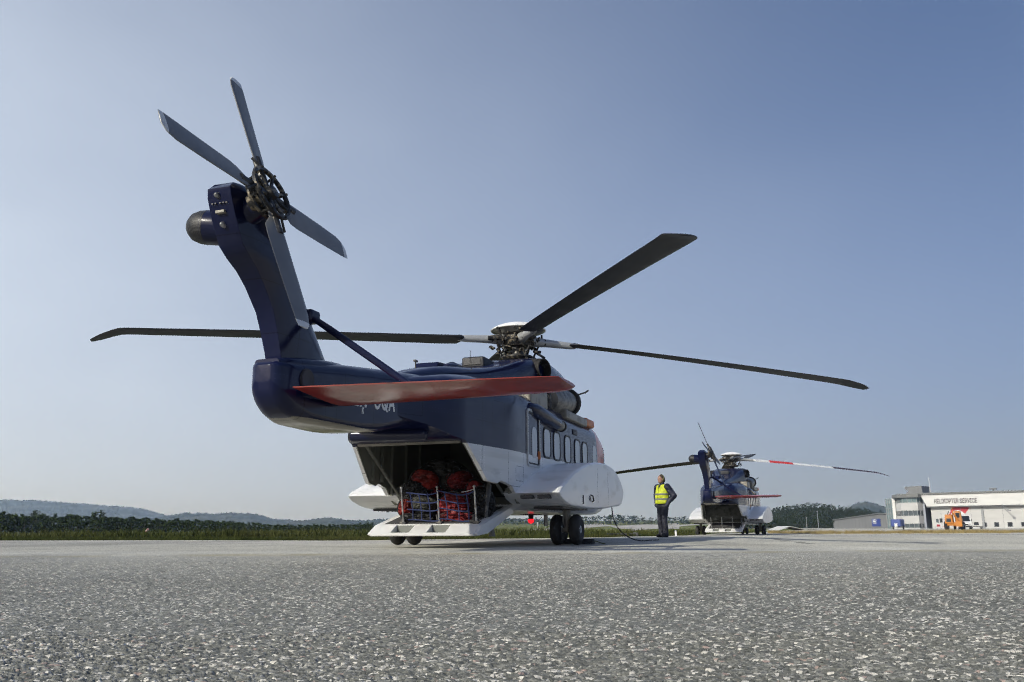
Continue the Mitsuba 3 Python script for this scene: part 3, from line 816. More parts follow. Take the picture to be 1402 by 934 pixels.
def helicopter(label, T, liv, psi, tips, blade_mats, tail_a, tail_mat, group, reg=None, detail=True, pitch=9):
    H = Thing('helicopter', label, 'helicopter', group, T)
    # fuselage: loft, less the cargo bay and the cut-away underside of the tail
    outer = solid(body_loft(BODY, 6, 4))
    under = solid(prism([(-7.2, -0.5), (-7.2, 1.92), (-6.2, 1.78), (-5.78, 1.64), (-5.5, 1.6), (-4.82, 1.03), (-4.5, 1.0), (-4.38, 1.05), (-4.0, 0.99), (-3.34, 0.55), (-3.34, -0.5)], -3, 3))
    inner = solid(body_loft([(x, max(w - 0.075, 0.1), 0.3, 2.45, 0.3, 0.02) for x, w, *_ in BODY if -5.6 < x < 3] + [(-6.0, 0.84, 0.3, 2.45, 0.3, 0.02)], 6, 2))
    bay = inner ^ solid(prism([(-5.40, 1.66), (-5.2, 1.9), (-4.75, 2.22), (-1.05, 2.24), (-1.05, 0.83), (-3.3, 0.83), (-3.36, 0.4), (-5.9, 0.4), (-5.9, 1.58), (-5.44, 1.60)], -2, 2))
    H.part('body', outer - under - bay, liv, 32)
    H.part('tail_boom', body_loft(BOOM, 7, 4), liv, 40)
    H.part('cowling', body_loft(COWL, 7, 4), liv, 40)
    # header lip above the ramp opening
    H.part('door_header', lathe((-5.54, -0.90, 1.69), (-5.54, 0.95, 1.69), [(0, 0.02), (0.01, 0.06), (0.04, 0.07), (1.8, 0.07), (1.84, 0.06), (1.85, 0.02)], 20), 'navy_paint', 40)
    H.part('upper_door', lathe((-5.98, -0.55, 1.665), (-6.05, 0.66, 1.675), [(0, 0.02), (0.02, 0.085), (0.1, 0.10), (1.17, 0.10), (1.205, 0.094), (1.21, 0.02)], 20), 'navy_paint', 40)
    H.part('door_seal', box(-5.5, -5.44, -0.86, 0.86, 1.565, 1.598), 'beige_paint')
    # cargo bay fittings
    H.part('cargo_floor', box(-3.28, -1.06, -1.1, 1.1, 0.832, 0.85), 'cabin_floor')
    for x in (-4.72, -4.3, -3.8, -3.2, -2.6):
        w = float(np.interp(-x, [3.7, 4.7, 5.35], [1.2, 1.08, 0.985])) - 0.079
        for s in (-1, 1):
            H.part('frame_rib', box(x - 0.03, x + 0.03, s * w - (0.05 if s > 0 else 0), s * w + (0 if s > 0 else 0.05), 1.08 if x < -3.9 else 0.86, 2.05), 'cabin_liner')
    for s in (-1, 1):
        H.part('door_track', [rod((-5.3, s * 0.895, 1.69), (-3.75, s * 0.955, 0.86), 0.028, None, 6)], 'cabin_liner')
    for x in (-4.5, -3.9, -3.2):
        H.part('ceiling_beam', box(x - 0.04, x + 0.04, -0.85, 0.85, 2.13, 2.21), 'cabin_liner')
    H.part('bulkhead', box(-1.12, -1.07, -1.08, 1.08, 0.86, 2.2), 'cabin_liner')
    for s in (-1,):
        H.part('ramp_strut', [rod((-4.35, s * 0.93, 1.12), (-4.45, s * 0.9, 0.47), 0.028, None, 8), rod((-4.37, s * 0.925, 0.98), (-4.41, s * 0.91, 0.72), 0.042, None, 8)], 'dark_metal', 30)
    if not detail:
        H.part('cargo_curtain', [rbox(-4.3, -4.24, -0.95, 0.95, 0.84, 1.98, 0.02), rbox(-4.36, -4.29, -0.35, 0.4, 1.05, 1.55, 0.02)], 'bag_green', 30)
        for y in (0.6, 0.05, -0.5):
            H.part('ramp_post', rod((-4.66, y, 0.37), (-4.78, y, 0.98), 0.022, 0.018, 8), 'steel', 30)
    # ramp with two foot notches in its lip
    prof = [(-3.18, 0.69), (-4.70, 0.372), (-4.74, 0.362), (-4.99, 0.232), (-5.02, 0.212), (-5.015, 0.194), (-4.98, 0.186), (-4.9, 0.184), (-4.5, 0.21), (-3.22, 0.55)]
    rm = solid(prism(prof, -0.90, 0.86))
    for yc in (0.36, -0.26):
        cut = prism([(-4.72, 0.46), (-5.2, 0.46), (-5.2, 0.241), (-4.72, 0.241)], yc - 0.16, yc + 0.16)
        rm = rm - solid(cut)
        H.part('step_pocket', [box(-4.735, -4.723, yc - 0.157, yc + 0.157, 0.245, 0.355), box(-4.96, -4.73, yc - 0.157, yc + 0.157, 0.243, 0.2455)], 'pocket_grey')
    for s, y0 in ((1, 0.86), (-1, -0.90)):
        rm = rm + solid(prism([(-3.18, 0.685), (-4.70, 0.365), (-4.74, 0.355), (-4.97, 0.232), (-4.99, 0.215), (-4.95, 0.2), (-4.5, 0.222), (-3.22, 0.56)], y0, y0 + s * 0.05))
    H.part('ramp', rm, 'white_paint', 25)
    H.part('ramp_tread', prism([(-3.25, 0.678), (-4.68, 0.379), (-4.68, 0.384), (-3.25, 0.683)], -0.8, 0.76), 'cabin_floor')
    H.part('ramp_foot', rod((-4.0, -0.84, 0.34), (-4.0, -0.84, 0.17), 0.03, 0.06, 10), 'beige_paint', 30)
    # sponsons and main gear
    sp = spline_closed(SPON)
    cen = sp.mean(0)
    spoly = sg.Polygon(sp)

    def inset(dv):
        q = np.array(spoly.buffer(-dv).exterior.coords)[:-1] if dv > 0 else sp
        out = []
        for p in sp:   # nearest point of the inset outline for each original vertex keeps the rings in step
            line = sg.LinearRing(q)
            out.append(line.interpolate(line.project(sg.Point(p))).coords[0])
        return np.array(out)

    for s in (-1, 1):
        rings = []
        for y, dv in ((0.98, 0), (1.3, 0), (1.7, 0), (1.885, 0), (1.92, 0.006), (1.94, 0.02), (1.95, 0.045)):
            q = inset(dv)
            rings.append(np.stack([q[:, 0], np.full(len(q), s * y), q[:, 1]], 1))
        k = H.part('sponson', loft(rings), 'white_paint', 30)
        for y0, y1 in ((1.28, 1.49), (1.57, 1.78)) if s < 0 else ():
            H.part('recessed_light', box(-3.835, -3.70, min(s * y0, s * y1), max(s * y0, s * y1), 0.775, 0.835), 'dark_seal', parent=k)
        H.part('wheel_bay', box(-3.1, -1.3, min(s * 1.28, s * 1.8), max(s * 1.28, s * 1.8), 0.625, 0.66), 'dark_seal', parent=k)
        if detail:
            for sx_ in (-0.12, -1.05):
                zt_s = float(np.interp(sx_, [-1.18, -0.15], [1.50, 1.535]))
                H.part('panel_seam', box(sx_ - 0.005, sx_ + 0.005, min(s * 1.9485, s * 1.9515), max(s * 1.9485, s * 1.9515), 0.75, zt_s - 0.06), 'seam_grey', parent=k)
            H.part('fuel_cap', lathe((-1.72, s * 1.945, 0.83), (-1.72, s * 1.958, 0.83), [(0, 0.05), (0.012, 0.05), (0.013, 0.01)], 14), 'dark_metal', 30, parent=k)
            H.part('handle', tube([(-1.66, s * 1.947, 0.90), (-1.64, s * 1.99, 0.88), (-1.58, s * 1.99, 0.80), (-1.52, s * 1.95, 0.78)], 0.014, 6), 'dark_metal', 30, parent=k)
            H.part('vent_slot', box(-2.27, -2.2, min(s * 1.945, s * 1.956), max(s * 1.945, s * 1.956), 0.72, 0.88), 'dark_seal', parent=k)
            H.part('drain', rod((-2.9, s * 1.6, 0.7), (-2.9, s * 1.6, 0.6), 0.03, 0.02, 8), 'dark_metal', parent=k)
        gy = s * 1.6
        g = H.part('landing_gear', [rod((-2.09, gy, 0.8), (-2.09, gy, 0.48), 0.075, 0.07, 14), rod((-2.09, gy, 0.5), (-2.09, gy, 0.24), 0.052, None, 12), rod((-2.09, gy - 0.2, 0.265), (-2.09, gy + 0.2, 0.265), 0.04, None, 10),
                                    rod((-1.95, gy, 0.72), (-2.03, gy, 0.30), 0.022, None, 8), rod((-2.2, gy + 0.03, 0.6), (-2.24, gy + 0.03, 0.42), 0.016, None, 6), rod((-2.24, gy + 0.03, 0.42), (-2.1, gy + 0.02, 0.3), 0.016, None, 6)], 'beige_paint', 30)
        for o in (-0.175, 0.175):
            a, b = (-2.09, gy + o - 0.1, 0.272), (-2.09, gy + o + 0.1, 0.272)
            H.part('tyre', lathe(a, b, [(0.02, 0.13), (0.0, 0.17), (0.006, 0.215), (0.03, 0.252), (0.065, 0.268), (0.1, 0.272), (0.135, 0.268), (0.17, 0.252), (0.194, 0.215), (0.2, 0.17), (0.18, 0.13)], 30), 'black_rubber', 40, parent=g)
            H.part('rim', lathe(a, b, [(0.025, 0.02), (0.012, 0.05), (0.022, 0.075), (0.03, 0.128), (0.17, 0.128), (0.178, 0.075), (0.188, 0.05), (0.175, 0.02)], 20), 'grey_cuff', 30, parent=g)
    g = H.part('nose_gear', [rod((4.1, 0, 0.75), (4.1, 0, 0.22), 0.05, None, 12), rod((4.1, -0.16, 0.22), (4.1, 0.16, 0.22), 0.03, None, 8), rod((4.3, 0, 0.7), (4.12, 0, 0.35), 0.025, None, 8)], 'beige_paint', 30)
    for o in (-0.13, 0.13):
        a, b = (4.1, o - 0.07, 0.215), (4.1, o + 0.07, 0.215)
        H.part('tyre', lathe(a, b, [(0.01, 0.1), (0, 0.14), (0.02, 0.195), (0.07, 0.215), (0.12, 0.195), (0.14, 0.14), (0.13, 0.1)], 24), 'black_rubber', 40, parent=g)
    # windows and door on both sides
    for s in (-1, 1):
        y0, y1 = s * 1.192, s * 1.214
        for cx in (-1.94, -1.26, -0.44, 0.37, 1.02):
            w = H.part('window', prism(ring_poly(cx, 1.865, 0.50, 0.58, 0.15, 0.035), y0, y1), 'dark_seal')
            H.part('pane', prism(rr_poly(cx, 1.865, 0.44, 0.52, 0.125), y0, s * 1.206), 'window_glass', parent=w)
        w = H.part('window', prism(rr_poly(1.95, 1.9, 0.36, 0.50, 0.12), y0, s * 1.205), 'window_glass')
        d = H.part('door', prism(ring_poly(-2.83, 1.865, 0.76, 1.02, 0.10, 0.045), y0, s * 1.222), 'grey_cuff')
        H.part('seal', prism(ring_poly(-2.83, 1.865, 0.665, 0.925, 0.07, 0.03), y0, s * 1.213), 'dark_seal', parent=d)
        H.part('pane', prism(rr_poly(-2.76, 1.80, 0.30, 0.56, 0.13), y0, s * 1.208), 'window_glass', parent=d)
        H.part('handle', box(-2.53, -2.47, min(y0, s * 1.235), max(y0, s * 1.235), 1.52, 1.66), 'orange_paint', parent=d)
        H.part('vent', box(0.0, 0.34, min(y0, s * 1.216), max(y0, s * 1.216), 2.225, 2.33), 'dark_seal')
        H.part('roof_fairing', rbox(-0.57, 1.22, s * 1.13 - 0.10, s * 1.13 + 0.10, 2.50, 2.68, 0.03), 'beige_paint', 30)
        H.part('navigation_light', rbox(1.23, 1.95, s * 1.12 - 0.10, s * 1.12 + 0.10, 2.54, 2.72, 0.04), 'orange_paint', 30)
        # hoist-like pod above the windows
        p = H.part('side_pod', lathe((-3.0, s * 1.16, 2.42), (-1.35, s * 1.27, 2.27), [(0, 0.01), (0.08, 0.09), (0.35, 0.135), (0.8, 0.14), (1.15, 0.12), (1.55, 0.115), (1.62, 0.09), (1.63, 0.01)], 20), 'navy_paint', 40)
        H.part('cap', lathe((-1.45, s * 1.265, 2.28), (-1.12, s * 1.285, 2.25), [(0, 0.10), (0.2, 0.10), (0.28, 0.07), (0.31, 0.01)], 18), 'beige_paint', 40, parent=p)
        H.part('band', lathe((-1.22, s * 1.28, 2.26), (-1.16, s * 1.283, 2.255), [(0, 0.09), (0.005, 0.112), (0.05, 0.112), (0.055, 0.07)], 18), 'dark_seal', 40, parent=p)
        # engines
        e = H.part('engine', lathe((-1.15, s * 0.97, 2.80), (0.62, s * 0.93, 2.98), [(0, 0.05), (0.02, 0.24), (0.3, 0.28), (0.9, 0.29), (1.4, 0.27), (1.72, 0.245), (1.73, 0.05)], 26), 'engine_grey', 35)
        H.part('intake_ring', lathe((0.45, s * 0.935, 2.965), (0.78, s * 0.928, 2.995), [(0, 0.24), (0.02, 0.31), (0.10, 0.32), (0.2, 0.31), (0.26, 0.28), (0.27, 0.22), (0.12, 0.20)], 26), 'soot', 35, parent=e)
        H.part('clamp', tube([(0.6, s * 1.2, 3.15), (0.7, s * 1.32, 3.2), (0.82, s * 1.36, 3.26)], 0.02, 6), 'dark_metal', 30, parent=e)
        H.part('engine_cover', rbox(-2.75, -1.6, s * 0.92 - 0.22, s * 0.92 + 0.20, 2.5, 2.88, 0.06), 'beige_paint', 30)
        H.part('gearbox_mount', [box(-1.58, -1.2, min(s * 0.8, s * 1.08), max(s * 0.8, s * 1.08), 2.55, 2.76), rod((-1.5, s * 1.08, 2.86), (-1.2, s * 1.08, 2.6), 0.04, None, 8), rod((-1.4, s * 1.1, 2.6), (-1.42, s * 1.1, 2.9), 0.05, None, 8)], 'dark_metal', 30)
        # exhaust: an open tube pointing out and a little back
        dirn = np.array([-0.36, s * 0.93, 0.03]); dirn /= np.linalg.norm(dirn)
        c = np.array([-1.45, s * 0.99, 3.37])
        H.part('exhaust', lathe(c - dirn * 0.55, c + dirn * 0.06, [(0, 0.30), (0.25, 0.26), (0.60, 0.215), (0.612, 0.20), (0.60, 0.185), (0.30, 0.17), (0.2, 0.01)], 30), 'soot', 35)
    # tops of the cowling
    H.part('air_scoop', prism([(-4.0, 3.0), (-3.9, 3.16), (-2.75, 3.25), (-2.6, 3.2)], 0.2, 0.62), 'navy_paint')
    H.part('air_scoop', [rbox(-2.55, -1.75, -0.16, 0.30, 3.28, 3.50, 0.04), box(-2.57, -2.54, -0.1, 0.24, 3.34, 3.46)], 'dark_seal', 30)
    H.part('air_scoop', lathe((-3.9, 0.05, 3.03), (-3.0, 0.05, 3.2), [(0, 0.01), (0.05, 0.09), (0.3, 0.12), (0.9, 0.02)], 14), 'navy_paint', 40)
    H.part('whip_antenna', rod((-3.95, -0.45, 2.95), (-4.02, -0.45, 3.3), 0.008, 0.004, 5), 'dark_metal')
    H.part('whip_antenna', [rod((-4.6, 0.3, 2.85), (-4.62, 0.3, 3.05), 0.014, 0.01, 6), box(-4.67, -4.56, 0.28, 0.32, 3.04, 3.07)], 'dark_metal')
    # windscreen, set in the nose
    glass = solid(body_loft([(x, w + 0.006, zb, zt + 0.006, rt, rb) for x, w, zb, zt, rt, rb in BODY if x > 1.5], 6, 4)) ^ solid(prism([(3.35, 1.75), (3.55, 2.36), (3.9, 2.5), (4.5, 2.5), (5.1, 1.5), (4.6, 1.5)], -1.5, 1.5))
    H.part('windscreen', glass, 'dark_glass', 30)
    # belly beacon and aerials
    H.part('beacon', lathe((0.86, 0, 0.50), (0.86, 0, 0.385), [(0, 0.05), (0.01, 0.066), (0.04, 0.07), (0.07, 0.058), (0.09, 0.03), (0.096, 0.01)], 14), 'red_lamp', 40, **({'emitter': {'type': 'area', 'radiance': {'type': 'rgb', 'value': [0.5, 0.006, 0.01]}}} if detail else {}))
    H.part('belly_aerial', box(1.9, 2.15, -0.01, 0.01, 0.35, 0.62), 'dark_metal')
    H.part('beacon_mount', lathe((0.86, 0, 0.63), (0.86, 0, 0.49), [(0, 0.24), (0.04, 0.24), (0.045, 0.06), (0.13, 0.05), (0.135, 0.01)], 20), 'black_rubber', 30)
    # tail pylon
    secs = [(2.05, -7.75, -9.12, 0.30), (2.3, -7.98, -9.20, 0.30), (2.5, -8.12, -9.28, 0.315), (2.75, -8.32, -9.40, 0.335), (3.0, -8.52, -9.62, 0.36), (3.14, -8.63, -9.78, 0.39), (3.24, -8.71, -9.95, 0.42),
            (3.34, -8.79, -10.09, 0.43), (3.6, -8.99, -10.25, 0.43), (3.80, -9.14, -10.34, 0.42), (3.90, -9.24, -10.36, 0.40), (3.98, -9.40, -10.28, 0.34), (4.03, -9.58, -10.12, 0.22)]
    rings = []
    for z, xl, xt, t in secs:
        s_ = np.array([0, 0.012, 0.04, 0.09, 0.16, 0.26, 0.38, 0.5, 0.64, 0.8, 0.92, 0.995, 1.0])
        half = 0.5 * t * np.interp(s_, [0, 0.012, 0.04, 0.09, 0.16, 0.26, 0.4, 0.6, 0.8, 0.995, 1.0], [0, 0.20, 0.38, 0.56, 0.72, 0.86, 0.97, 1.0, 0.9, 0.72, 0.66])
        xl = xl - 0.10 * float(np.clip((z - 2.3) / 0.4, 0, 1))
        x = xl + (xt - xl) * s_
        up = np.stack([x, half, np.full(len(s_), z)], 1)
        lo = np.stack([x, -half, np.full(len(s_), z)], 1)[::-1]
        rings.append(np.vstack([up, lo[:-1]]))
    py = H.part('tail_pylon', loft(rings), liv, 38)
    if detail:
        for x, z, r_b in ((-10.345, 3.82, 0.032), (-10.215, 3.53, 0.03)):
            H.part('position_light', lathe((x + 0.03, 0.02, z), (x - 0.045, 0.02, z + 0.004), [(0, r_b), (0.05, r_b), (0.07, r_b * 0.6), (0.075, 0.004)], 12), 'steel', 40, parent=py)
        H.part('plate', rbox(-10.31, -10.24, -0.05, 0.065, 3.635, 3.668, 0.005), 'beige_paint', parent=py)
        H.part('bolt', [rod((-10.29, y, 3.735), (-10.335, y, 3.737), 0.009, None, 6) for y in (-0.09, -0.05, -0.01, 0.05, 0.09)], 'dark_metal', parent=py)
    n, u, w = tail_plane(0.377)
    hub = np.array([-10.10, -0.345, 3.815])
    gb = hub - n * 0.30
    fw = np.array([0.17, 0, 0.01])
    ga, gd = np.array([-9.86, 0.0, 3.60]), np.array([-0.19, 0.97, 0.085]); gd = gd / np.linalg.norm(gd)
    H.part('tail_gearbox', lathe(ga - gd * 0.1, ga + gd * 0.5, [(0, 0.02), (0.0, 0.17), (0.2, 0.19), (0.4, 0.20), (0.56, 0.195)], 28), 'navy_paint', 35)
    H.part('gearbox_grille', lathe(ga + gd * 0.42, ga + gd * 0.7, [(0, 0.19), (0.01, 0.198), (0.10, 0.188), (0.18, 0.158), (0.235, 0.10), (0.262, 0.03), (0.265, 0.004)], 28), 'grille', 40)
    H.part('rotor_mast', lathe(hub + np.array([0.08, 0, 0]) + n * 0.02, hub + np.array([0.12, 0, 0]) - n * 0.45, [(0, 0.02), (0, 0.12), (0.14, 0.15), (0.42, 0.17), (0.45, 0.02)], 22), 'navy_paint', 35)
    th_ = H.part('tail_rotor_hub', [lathe(hub - n * 0.12, hub + n * 0.22, [(0, 0.06), (0.01, 0.10), (0.1, 0.11), (0.14, 0.20), (0.20, 0.21), (0.22, 0.10), (0.32, 0.07), (0.33, 0.01)], 20)], 'hub_bronze', 35)
    ring = []
    tt = np.linspace(0, 2 * np.pi, 25)
    ring.append(tube([hub + n * 0.16 + 0.30 * (math.cos(q) * u + math.sin(q) * w) for q in tt], 0.028, 7))
    ring.append(tube([hub + n * 0.02 + 0.24 * (math.cos(q) * u + math.sin(q) * w) for q in tt], 0.022, 7))
    for q in np.arange(8) * np.pi / 4 + 0.3:
        d = math.cos(q) * u + math.sin(q) * w
        ring.append(rod(hub + d * 0.08 + n * 0.14, hub + d * 0.31 + n * 0.16, 0.022, None, 7))
        ring.append(rod(hub + d * 0.24 + n * 0.02, hub + d * 0.31 + n * 0.2, 0.014, None, 6))
    H.part('pitch_ring', ring, 'hub_bronze', 35, parent=th_)
    bl = []
    for k in range(4):
        a = tail_a + k * np.pi / 2
        er = math.cos(a) * u + math.sin(a) * w
        et = np.cross(n, er)
        st = [(0.12, 0.10, 0.5, 12, 0, 0.0), (0.30, 0.11, 0.42, 12, 0, 0), (0.42, 0.26, 0.16, 10, 0, 0), (0.55, 0.29, 0.12, 8, 0, 0), (1.1, 0.29, 0.11, 5, 0, 0), (1.5, 0.28, 0.10, 2, 0.005, 0), (1.62, 0.24, 0.10, 1, 0.03, 0), (1.675, 0.17, 0.10, 0, 0.07, 0)]
        m, uvs = blade_mesh(hub + n * 0.10, er, et, n, st)
        H.part('tail_rotor_blade', m, tail_mat, True, uv=uvs)
        bl.append(rod(hub + n * 0.1 + er * 0.1, hub + n * 0.1 + er * 0.5, 0.05, 0.045, 10))
        bl.append(rod(hub + n * 0.17 + er * 0.29 + et * 0.02, hub + n * 0.11 + er * 0.44 + et * 0.12, 0.016, None, 6))
    H.part('blade_root', bl, 'dark_metal', 30, parent=th_)
    # stabiliser and its strut
    q = []
    for y, xl, xt, z, t in ((-0.37, -8.04, -9.32, 1.865, 0.10), (-0.40, -8.02, -9.31, 1.865, 0.13), (-0.6, -8.02, -9.28, 1.866, 0.13), (-3.10, -7.95, -8.91, 1.885, 0.12), (-3.26, -8.0, -8.87, 1.887, 0.10), (-3.34, -8.12, -8.83, 1.888, 0.05)):
        c = xl - xt
        f = airfoil(c, t, 11)
        q.append(np.stack([xt + 0.7 * c + f[:, 0], np.full(len(f), y), z + f[:, 1]], 1))
    H.part('stabiliser', loft(q), 'red_paint', 30)
    H.part('stabiliser_root', rbox(-8.95, -8.12, -0.385, -0.18, 1.82, 1.91, 0.02), 'navy_paint', 30)
    H.part('stabiliser_strut', [rod((-8.68, -0.10, 2.86), (-8.60, -0.20, 2.81), 0.03, 0.035, 10), tube([(-8.68, -0.13, 2.86), (-8.66, -0.26, 2.78), (-8.64, -0.42, 2.67), (-8.60, -1.25, 2.09), (-8.60, -1.42, 1.98), (-8.60, -1.52, 1.92)], [0.025, 0.04, 0.045, 0.045, 0.035, 0.02], 10)], 'navy_paint', 35)
    H.part('strut_bracket', [rbox(-8.72, -8.50, -0.2, -0.05, 2.78, 2.94, 0.03)], 'navy_paint', 30)
    H.part('boom_vent', lathe((-8.86, -0.22, 2.02), (-8.86, -0.287, 2.02), [(0, 0.14), (0.062, 0.14), (0.067, 0.125), (0.064, 0.115), (0.06, 0.01)], 24), 'dark_seal', 30)
    H.part('pylon_collar', body_loft([(-9.30, 0.16, 2.12, 2.215, 0.04, 0.04), (-9.2, 0.20, 2.1, 2.24, 0.06, 0.04), (-8.4, 0.24, 2.1, 2.36, 0.1, 0.04), (-7.8, 0.16, 2.1, 2.42, 0.1, 0.04)], 5, 2), liv, 35)
    # main rotor: mast, swashplate, hub, dome, blades
    A = np.array([0.0, 0, 1.0])
    hz = 4.33
    H.part('rotor_mast', lathe((0, 0, 3.5), (0, 0, 4.4), [(0, 0.30), (0.1, 0.26), (0.25, 0.16), (0.4, 0.13), (0.88, 0.12)], 22), 'dark_metal', 35)
    H.part('swashplate', lathe((0, 0, 3.86), (0, 0, 4.0), [(0, 0.15), (0.005, 0.36), (0.05, 0.40), (0.06, 0.40), (0.07, 0.34), (0.10, 0.33), (0.13, 0.2)], 26), 'hub_bronze', 30)
    clutter = [lathe((0, 0, hz - 0.18), (0, 0, hz + 0.2), [(0, 0.16), (0.02, 0.30), (0.12, 0.34), (0.24, 0.34), (0.34, 0.26), (0.37, 0.1)], 22)]
    rg = np.random.default_rng(17)
    for k in range(70):
        a = rg.uniform(0, 6.283); r = rg.uniform(0.2, 0.62); z = rg.uniform(3.98, 4.44)
        p0 = np.array([r * math.cos(a), r * math.sin(a), z])
        d = rg.normal(size=3); d[2] *= 0.7; d /= np.linalg.norm(d)
        clutter.append(rod(p0, p0 + d * rg.uniform(0.08, 0.28), rg.uniform(0.012, 0.04), None, 7))
    hk = H.part('rotor_hub', clutter, 'hub_bronze', 30)
    H.part('dome_underside', lathe((0.05, 0, 4.42), (0.05, 0, 4.8), [(0, 0.01), (0.0, 0.22), (0.03, 0.36), (0.075, 0.51), (0.11, 0.588), (0.118, 0.594), (0.119, 0.01)], 40), 'dome_under', 35, parent=hk)
    H.part('dome', lathe((0.05, 0, 4.53), (0.05, 0, 4.9), [(0, 0.02), (0.004, 0.60), (0.014, 0.61), (0.03, 0.60), (0.075, 0.53), (0.125, 0.42), (0.165, 0.28), (0.185, 0.12), (0.19, 0.01)], 40), 'dome_white', 35, parent=hk)
    for k in range(4):
        a = psi + k * np.pi / 2
        er, et = np.array([math.cos(a), math.sin(a), 0]), np.array([-math.sin(a), math.cos(a), 0])
        slope = tips[k]
        o = np.array([0, 0, hz])
        ru = er + A * slope * 0.75 / 8.45
        ru /= np.linalg.norm(ru)
        cuff = H.part('blade_cuff', [rod(o + ru * 0.34, o + ru * 0.72, 0.12, 0.085, 12), lathe(o + ru * 0.66, o + ru * 1.36, [(0, 0.06), (0.01, 0.088), (0.30, 0.080), (0.55, 0.075), (0.68, 0.055), (0.69, 0.01)], 14)], 'grey_cuff', 30)
        H.part('damper', [rod(o + er * 0.22 + et * 0.2, o + ru * 0.7 + et * 0.13, 0.045, None, 10), rod(o + er * 0.4 + et * 0.18, o + ru * 0.62 + et * 0.14, 0.06, None, 10)], 'hub_bronze', 30, parent=cuff)
        H.part('pitch_link', [rod((er * 0.37 + et * 0.06) + A * 3.95, o + er * 0.56 + et * 0.20 - A * 0.03, 0.022, None, 8), rod(o + ru * 0.56, o + er * 0.56 + et * 0.24 - A * 0.04, 0.04, 0.03, 8)], 'dark_metal', 30, parent=cuff)
        H.part('clamp', [rbox(*(np.array([v for ab in zip(o + ru * rr_ - 0.07, o + ru * rr_ + 0.07) for v in ab])), 0.02) for rr_ in (0.42, 0.60)], 'hub_bronze', 30, parent=cuff)
        st = []
        for r in np.concatenate([[1.18, 1.30, 1.42, 1.6], np.linspace(2, 7.9, 13), [8.05, 8.18, 8.3, 8.42, 8.52, 8.585]]):
            c = np.interp(r, [1.18, 1.30, 1.6, 8.05, 8.4, 8.585], [0.16, 0.50, 0.55, 0.55, 0.46, 0.24])
            t = np.interp(r, [1.18, 1.4, 2.2, 8.5], [0.35, 0.16, 0.115, 0.095])
            sw = max(r - 8.0, 0) ** 1.15 * 0.55
            z = slope * (r / 8.45) ** 1.25 - max(r - 8.0, 0) ** 1.3 * 0.30
            st.append((r, c, t, pitch - 9 * r / 8.5, sw, z))
        m, uvs = blade_mesh(o, er, et, A, st)
        H.part('main_rotor_blade', m, blade_mats[k], True, uv=uvs)
    # registration on the boom
    if reg:
        for txt, x0, z0, hgt in ((reg, -7.86, 1.855, 0.24), ('K', -7.66, 1.76, 0.085)):
            tm = meshkit.text_mesh(txt, hgt, 0.004, bold=True)
            v = np.array(tm.vertices)
            v[:, 0] *= (1.05 if len(txt) > 2 else 0.06) / v[:, 0].max()
            v = np.stack([x0 + v[:, 0], -(boom_w(x0 + v[:, 0]) + v[:, 2] + 0.001), z0 + v[:, 1] + 0.042 * (x0 + v[:, 0] + 7.85)], 1)
            H.part('registration', (v, np.array(tm.faces)), 'letter_white')
    return H


ps = math.radians(124.2)


def tip_z(k):
    a = ps + k * math.pi / 2
    return 8.45 * (math.sin(math.radians(-3.0)) - math.cos(a) * math.tan(math.radians(1.42)) + math.sin(a) * math.tan(math.radians(0.69)))


I4 = np.eye(4)
livery('near_livery', I4)
FAR = place(34.51, -1.75, -0.13, -3.2)
livery('far_livery', FAR)
helicopter('large navy and white helicopter close by with its rear ramp lowered and red stabiliser', I4, 'near_livery', ps, [tip_z(k) for k in range(4)], ['blade_dark'] * 4, math.radians(178.4), 'tail_blade', 'navy and white helicopters on the apron', 'LN-OQA')
helicopter('distant parked helicopter of the same kind with a red and white banded rotor blade', FAR, 'far_livery', math.radians(105), [-0.95, -0.45, -0.95, -0.95], ['blade_brown', 'blade_dark', 'blade_banded', 'blade_brown'], math.radians(80), 'tail_blade_dark', 'navy and white helicopters on the apron', None, detail=False, pitch=19)


# ------------------------------------------------------------------ cargo on the ramp
def on_x(px, py, x):
    d = CF + CR * (px - 701) / FOC + CU * (467 - py) / FOC
    return CAM + d * (x - CAM[0]) / d[0]


def duffel(label, c, size, mat, seed, yaw=0.0, roll=0.0, straps=True, group=None, T=I4, square=3.2):
    r = np.random.default_rng(seed)
    s = trimesh.creation.icosphere(5 if square < 6 else 4)
    v = np.array(s.vertices)
    v = v / (np.abs(v) ** square).sum(1, keepdims=True) ** (1 / square)
    n = meshkit.fbm(v * 1.9 + seed, 4, seed) - 0.5
    n2 = meshkit.fbm(v * np.array([1.0, 5, 5]) + seed * 3, 3, seed + 2) - 0.5
    n3 = np.abs(meshkit.fbm(v * np.array([3.2, 2.2, 4.5]) + seed * 5, 3, seed + 7) - 0.5)
    v = v * (1 + 0.34 * n + 0.12 * n2 - 0.30 * np.maximum(0.09 - n3, 0) / 0.09 * 0.45)[:, None]
    v = v * np.array(size) / 2
    R = trimesh.transformations.euler_matrix(roll, 0, yaw)[:3, :3]
    t = Thing('kit_bag' if square < 6 else 'equipment_case', label, 'bag' if square < 6 else 'case', group, T)
    P_ = lambda q: q @ R.T + c
    t.part('bag_body' if square < 6 else 'shell', (P_(v), s.faces), mat, True)
    if straps:
        for o in (-0.22, 0.22):
            a = np.linspace(0, 2 * np.pi, 29)
            q = np.stack([np.full(29, o * size[0]), np.cos(a) * size[1] * 0.515, np.sin(a) * size[2] * 0.515], 1)
            t.part('strap', tube(P_(q), 0.014, 5), 'bag_black')
        h = np.stack([np.linspace(-0.16, 0.16, 11) * size[0], np.full(11, -0.02), size[2] * 0.49 + 0.05 * np.sin(np.linspace(0, np.pi, 11))], 1)
        t.part('handle', tube(P_(h), 0.013, 6), 'bag_black')
    return t


